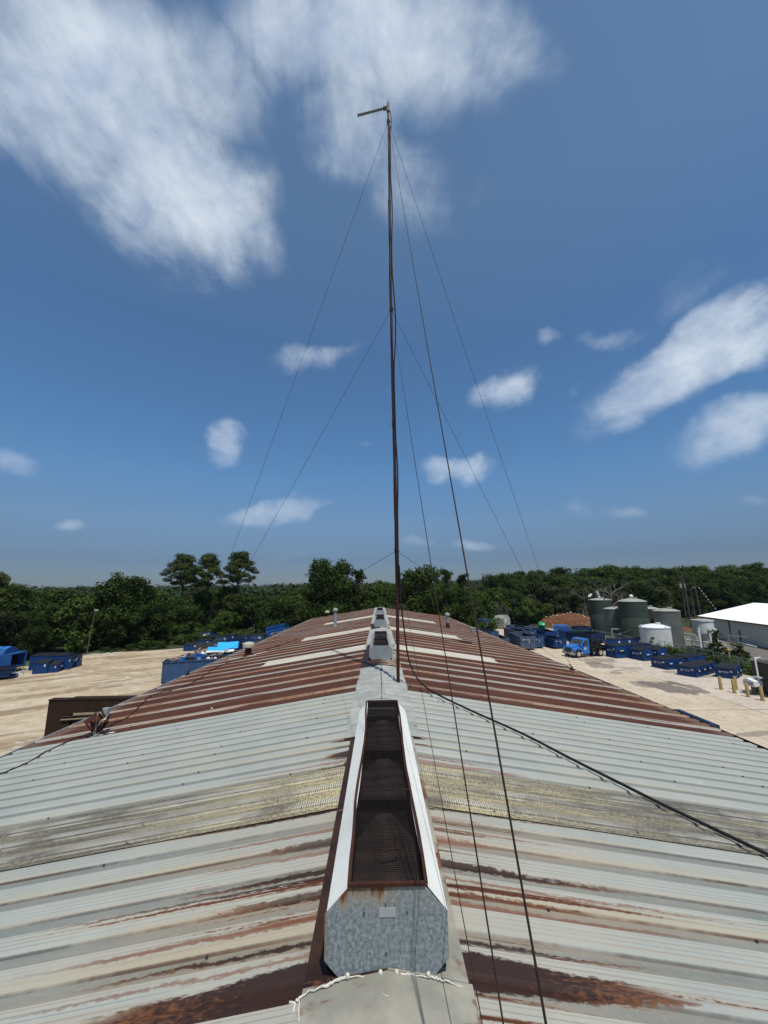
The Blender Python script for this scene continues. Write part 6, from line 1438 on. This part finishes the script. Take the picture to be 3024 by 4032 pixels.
# ------------------------------------------------------------------ bollards, dispenser, brown tank
BL = (('tan wooden bollard nearest the dumpsters', 1030, 740), ('tan bollard left of the white dispenser box', 1210, 787), ('tan bollard just behind the white dispenser box', 1232, 737), ('tan bollard in front of the white dispenser box', 1395, 838), ('tan bollard nearest the right edge of the picture', 1590, 890))
for lab, x, y in BL:
    b = G('z5', x, y); t = thing('bollard', lab, 'bollard', b, RNG.random() * 3, 'tan bollards round the dispenser'); mb = MB(); mb.lathe([(.115, 0), (.11, .4), (.105, .93), (.09, .96), (.02, .965)], n=14); mb.build('post', mt('post_tan'), t, smooth=True); mb = MB(); mb.lathe([(.16, 0), (.13, .02)], n=14); mb.build('base', mt('asphalt'), t)
t = thing('fuel_dispenser', 'white house-shaped dispenser box raised between the bollards', 'dispenser', (27.55, 30.9, 0), R(8)); mb = MB()
mb.prism([(-.42, .62), (.42, .62), (.42, .98), (.1, 1.14), (-.42, 1.0)], -.38, .38, 'x'); mb.build('case', mt('roof_white'), t, bevel=.015); mb = MB(); mb.box((-.1, -.12, 0), (.1, .12, .62)); mb.box((-.3, -.3, 0), (.3, .3, .04)); mb.build('stand', mt('tank_grey'), t)
mb = MB(); mb.tube([(-.15, -.1, 1.13), (-.05, -.15, 1.2), (.1, -.1, 1.2), (.12, 0, 1.17)], .015, 6); mb.build('handle', mt('cream'), t); mb = MB(); mb.box((-.385, -.3, .68), (-.381, .3, .9)); mb.build('front_panel', mt('tank_lid'), t)
t = thing('fuel_tank', 'dark brown box-shaped tank at the right edge with a diamond sign', 'tank', (27.95, 24, 0)); mb = MB(); mb.box((0, 0, .12), (4, 7.2, 2.25)); mb.build('body', mt('tank_brown'), t, bevel=.04)
mb = MB(); mb.box((-.03, -.05, 2.25), (4.05, 7.24, 2.33)); mb.build('top_slab', mt('tank_brown'), t); mb = MB(); mb.box((.1, .1, 0), (3.9, 7.1, .12)); mb.build('skid', mt('dark_brown'), t)
b = G('z5', 1668, 492, 1.5); k = b.y - 24; mb = MB()
k = 5.62
mb.add([(-.02, k - .36, 1.42), (-.02, k, 1.78), (-.02, k + .36, 1.42), (-.02, k, 1.06), (-.004, k - .36, 1.42), (-.004, k, 1.78), (-.004, k + .36, 1.42), (-.004, k, 1.06)], [(0, 1, 2, 3), (0, 4, 5, 1), (1, 5, 6, 2), (2, 6, 7, 3), (3, 7, 4, 0)]); sg = mb.build('diamond_sign', mt('roof_white'), t)
mb = MB(); mb.add([(-.026, k - .28, 1.42), (-.026, k, 1.70), (-.026, k + .28, 1.42), (-.026, k, 1.14), (-.021, k - .28, 1.42), (-.021, k, 1.70), (-.021, k + .28, 1.42), (-.021, k, 1.14)], [(0, 1, 2, 3), (0, 4, 5, 1), (1, 5, 6, 2), (2, 6, 7, 3), (3, 7, 4, 0)]); mb.build('sign_face', mt('navy'), sg)
mb = MB(); rr = random.Random(5)
for i in range(5): mb.box((-.006, 6.2 + i * .09, 1.30), (-.002, 6.26 + i * .09, 1.40)); mb.box((-.006, 6.2 + i * .09, 1.14), (-.002, 6.25 + i * .09, 1.22))
mb.build('lettering', mt('tank_brown'), t)
t = thing('fill_pipe', 'white fill pipe bending over the corner of the brown tank', 'pipe', (27.78, 30.95, 0)); mb = MB(); mb.tube([(.0, -.35, 0), (-.02, -.35, 2.35), (.02, -.32, 2.52), (.15, -.2, 2.56), (.7, .0, 2.56), (.75, .0, 2.4)], .06, 10); mb.build('pipe', mt('tank_white'), t, smooth=True); mb = MB(); mb.box((-.14, -.6, 1.2), (.14, -.1, 1.32)); mb.build('bracket', mt('tank_white'), t)
mb = MB(); mb.tube([(-.1, -.2, 1.2), (-.12, -.25, .5), (-.05, -.5, .12), (.1, -1.0, .06)], .02, 6); mb.tube([(.05, -.2, 1.2), (.06, -.3, .4), (.1, -.6, .10)], .02, 6); mb.build('hose', mt('tank_lid'), t)
t = thing('generator', 'black box-shaped machine with railing behind the brown tank', 'machine', (34.2, 34.2, 0), R(-10)); mb = MB(); mb.box((0, 0, .2), (3.2, 2.0, 2.45)); mb.build('case', mt('black_rubber'), t, bevel=.04); mb = MB(); mb.box((.2, .2, 2.45), (3, 1.8, 2.52)); mb.build('roof', mt('tower_steel'), t)
mb = MB(); mb.tube([(-.25, -.2, .2), (-.25, -.2, 2.6), (-.25, 1.2, 2.6), (-.25, 1.2, .2)], .03, 6); mb.tube([(-.25, -.2, 1.8), (-.25, 1.2, 1.8)], .03, 6); mb.build('railing', mt('tower_steel'), t); mb = MB(); mb.box((.6, -.004, 1.5), (1.1, -.001, 1.6)); mb.build('label_plate', mt('sticker'), t)
t = thing('cylinder_tank', 'white horizontal cylinder tank above the black machine at the right edge', 'tank', (37.0, 37.4, 0), R(-12)); mb = MB(); mb.tube([(-.05, 0, 3.0), (.1, 0, 3.0), (.25, 0, 3.0), (4, 0, 3.0)], [.3, .5, .58, .58], 22); mb.build('shell', mt('tank_white'), t, smooth=True)
for x in (.6, 3.2): mb = MB(); mb.box((x, -.4, 0), (x + .2, .4, 2.5)); mb.build('saddle', mt('tower_steel'), t)

# ------------------------------------------------------------------ the blue hook-lift truck
def truck():
    f = G('z4', 425, 525); r = G('z4', 722, 502); d = f - r; rot = math.atan2(d.y, d.x)      # local +x towards the bonnet
    t = thing('truck', 'blue roll-off hoist truck with a chrome bumper parked by the dumpsters', 'truck', (0, 0, 0), rot); wb = d.length; s = .88
    # local origin under the rear axle; +y is the side away from the camera
    side = Vector((-math.sin(rot), math.cos(rot), 0)); t.location = r + side * .0 + Vector((0, 0, .01))
    W = 2.0; yl, yr = W, 0.0            # near (camera) side is y = W when heading left
    near = -1 if side.y > 0 else 1
    def Y(k): return k * -near if False else (k if side.y > 0 else -k)      # k = 0 near side, W far side
    def bx(mb, x0, x1, k0, k1, z0, z1, mi=0):
        a, b = sorted((Y(k0), Y(k1))); mb.box((x0, a, z0), (x1, b, z1), mi)
    def pr(mb, poly, k0, k1, mi=0): a, b = sorted((Y(k0), Y(k1))); mb.prism(poly, a, b, 'y', mi)
    mb = MB()                                                 # cab with sloped windscreen, bonnet, wings
    pr(mb, [(wb - 1.62, .55), (wb - .55, .55), (wb - .50, 1.28), (wb - .92, 1.95), (wb - 1.1, 2.03), (wb - 1.62, 2.03)], .12, W - .12)
    pr(mb, [(wb - .52, .62), (wb + .50, .62), (wb + .58, 1.0), (wb + .50, 1.18), (wb + .1, 1.32), (wb - .52, 1.40)], .42, W - .42)
    for k0, k1 in ((.06, .44), (W - .44, W - .06)):
        pr(mb, [(wb - .62, .60), (wb - .60, .95), (wb - .36, 1.12), (wb + .25, 1.10), (wb + .52, .95), (wb + .54, .72), (wb + .44, .55), (wb + .40, .70), (wb + .24, .88), (wb - .16, .92), (wb - .40, .80), (wb - .5, .58)], k0, k1)
    bx(mb, wb - 1.62, wb - .55, .06, .12, .42, .60); mb.build('cab', mt('truck_blue'), t, bevel=.03)
    gb = MB(); pr(gb, [(wb - .475, 1.345), (wb - .885, 1.93), (wb - .91, 1.92), (wb - .505, 1.33)], .26, W - .26); gb.build('windscreen', mt('glass_dark'), t)
    for k0, k1 in ((.105, .118), (W - .118, W - .105)):
        db = MB(); pr(db, [(wb - 1.5, .62), (wb - .62, .62), (wb - .60, 1.24), (wb - .95, 1.9), (wb - 1.5, 1.9)], k0, k1); dr = db.build('door', mt('truck_blue'), t)
        e0, e1 = (.098, .104) if k0 < 1 else (W - .104, W - .098)
        gb = MB(); pr(gb, [(wb - 1.42, 1.28), (wb - .66, 1.28), (wb - .98, 1.84), (wb - 1.42, 1.84)], e0, e1); gb.build('window', mt('glass_dark'), dr)
        hb = MB(); bx(hb, wb - 1.40, wb - 1.24, *( (.085, .104) if k0 < 1 else (W - .104, W - .085)), 1.08, 1.12); hb.build('handle', mt('tower_steel'), dr)
        if k0 < 1:
            X, Z = Vector((-1, 0, 0)) if True else 0, Vector((0, 0, 1)); eb = MB(); cx = Vector((wb - 1.0, Y(.098), .95)); n_ = Vector((0, Y(-1) if Y(1) > 0 else 1, 0)); n_ = Vector((0, -1 if Y(1) > 0 else 1, 0))
            flat(eb, [cx + Vector((.16 * math.cos(a), 0, .16 * math.sin(a))) for a in [i * .524 for i in range(12)]], n_, .004, 0); flat(eb, star(cx + n_ * .004, .12, (Vector((1, 0, 0)), Z)), n_, .003, 1); eb.build('emblem', [mt('sticker'), mt('emblem_red')], dr)
    gr = MB(); bx(gr, wb + .575, wb + .60, .55, W - .55, .70, 1.04)
    for i in range(4): bx(gr, wb + .60, wb + .615, .57, W - .57, .73 + i * .08, .76 + i * .08)
    gr.build('grille', mt('tower_steel'), t)
    fr = MB()
    for (a, b, c_, e) in ((.50, W - .50, 1.04, 1.10), (.50, W - .5, .65, .70)): bx(fr, wb + .57, wb + .62, a, b, c_, e)
    fr.build('grille_frame', mt('truck_blue'), t)
    for k0, k1 in ((.10, .40), (W - .40, W - .10)):
        hb = MB(); bx(hb, wb + .50, wb + .55, k0, k1, .76, .92); h_ = hb.build('headlight', mt('tank_lid'), t); rb = MB(); bx(rb, wb + .44, wb + .52, *((.05, .1) if k0 < 1 else (W - .1, W - .05)), .76, .90); rb.build('indicator', mt('red_light'), h_)
    bb = MB(); bx(bb, wb + .50, wb + .70, .02, W - .02, .34, .58); bb.build('bumper', mt('chrome'), t, bevel=.03)
    pb = MB(); bx(pb, wb + .70, wb + .71, W * .5 - .2, W * .5 + .2, .40, .52); pb.build('number_plate', mt('tower_steel'), t)
    for k in (.0, W):
        mb2 = MB(); a, b = (-.18, -.02) if k == 0 else (W + .02, W + .18); bx(mb2, wb - .72, wb - .62, a, b, 1.25, 1.62); mb2.build('mirror', mt('tower_steel'), t)
    def wheel(x, k0, k1, rd=.42):
        a, b = sorted((Y(k0), Y(k1))); w = MB(); m4 = Matrix.Translation((x, (a + b) / 2, rd)) @ Matrix.Rotation(math.pi / 2, 4, 'X'); hw = (b - a) / 2
        w.lathe([(rd * .55, -hw), (rd * .92, -hw), (rd, -hw * .7), (rd, hw * .7), (rd * .92, hw), (rd * .55, hw)], n=26); w.v = [tuple(m4 @ Vector(v)) for v in w.v]; o = w.build('wheel', mt('tyre'), t, smooth=True)
        w = MB(); w.lathe([(rd * .56, -hw - .004), (rd * .5, -hw + .02), (rd * .2, -hw + .05), (rd * .2, hw - .05), (rd * .5, hw - .02), (rd * .56, hw + .004)], n=22); w.v = [tuple(m4 @ Vector(v)) for v in w.v]; w.build('rim', mt('cream'), o, smooth=True)
    wheel(wb, .06, .32); wheel(wb, W - .32, W - .06); wheel(0, .02, .26); wheel(0, .30, .54); wheel(0, W - .26, W - .02); wheel(0, W - .54, W - .30)
    cb_ = MB(); bx(cb_, -1.3, wb - .4, .6, .75, .55, .78); bx(cb_, -1.3, wb - .4, W - .75, W - .6, .55, .78); bx(cb_, -.1, .1, .3, W - .3, .36, .52); cb_.build('chassis', mt('black_rubber'), t)
    hb = MB()                                                 # hoist frame, rails, arms and uprights
    for k in (.45, W - .6):
        bx(hb, -1.5, wb - 1.75, k, k + .15, .95, 1.15); a = (Y(k) + Y(k + .15)) / 2
        hb.tube([(-.9, a, 1.1), (wb - 1.9, a, 1.75)], .09, 6); hb.tube([(-.2, a, .9), (wb - 2.2, a, 1.5)], .06, 6)
    for k in (.2, W - .2): hb.tube([(wb - 1.85, Y(k), .8), (wb - 1.85, Y(k), 2.25)], .06, 6)
    hb.tube([(wb - 1.85, Y(.2), 2.2), (wb - 1.85, Y(W - .2), 2.2)], .05, 6); hb.tube([(wb - 1.85, Y(.2), 1.5), (wb - 1.85, Y(W - .2), 1.5)], .05, 6)
    for k in (.3, W - .3): hb.tube([(-1.0, Y(k), .8), (-1.0, Y(k), 2.1)], .05, 6)
    hb.tube([(-1.0, Y(.3), 1.9), (wb - 1.85, Y(.3), 2.0)], .04, 6); 
    for k in (.5, W - .55): hb.tube([(-1.4, Y(k), 1.2), (-.2, Y(k), 1.75), (wb - 2.0, Y(k), 1.35)], .07, 6)
    bx(hb, .7, wb - 1.7, .7, W - .7, .8, 1.35); bx(hb, -1.3, .5, .65, W - .65, .85, 1.1)
    hb.build('hoist_frame', mt('black_rubber'), t)
    tb = MB(); bx(tb, .55, 1.25, .05, .55, .45, .9); tb.build('tool_box', mt('black_rubber'), t, bevel=.03)
    fb = MB(); bx(fb, -.55, .55, .0, .58, .90, .95); bx(fb, -.6, -.55, .0, .58, .55, .93); fb.build('mudguard', mt('black_rubber'), t)
    rb = MB(); 
    for i in range(3): bx(rb, wb - 1.2, wb - 1.12, .6 + i * .4, .68 + i * .4, 2.03, 2.08)
    rb.build('roof_lamp', mt('red_light'), t)
truck()
# dumpster whose rim shows past the right eave
def eave_bin():
    t = thing('eave_bin', 'dark blue tall bin standing against the building beyond the right eave', 'bin', (6.3, 8.9, 0)); L, W, H = 1.05, .68, 5.04
    mb = MB(); mb.box((0, 0, .1), (.05, L, H)); mb.box((W - .05, 0, .1), (W, L, H)); mb.box((.05, 0, .1), (W - .05, .05, H)); mb.box((.05, L - .05, .1), (W - .05, L, H)); mb.box((.05, .05, .1), (W - .05, L - .05, .15)); mb.build('body', mt('navy'), t)
    mb = MB(); mb.box((W - .06, -.04, H), (W + .05, L + .04, H + .08)); mb.box((0, -.04, H), (W - .06, .06, H + .08)); mb.box((0, L - .06, H), (W - .06, L + .04, H + .08)); mb.build('rim', mt('navy'), t)
eave_bin()

# ------------------------------------------------------------------ haze: one closed box of even air
mb = MB(); mb.box((-1500, -700, -1), (1500, 1500, 26)); hz = mb.build('haze', mt('air')); hz['kind'] = 'stuff'; hz['label'] = 'thin bluish summer haze over the woods'
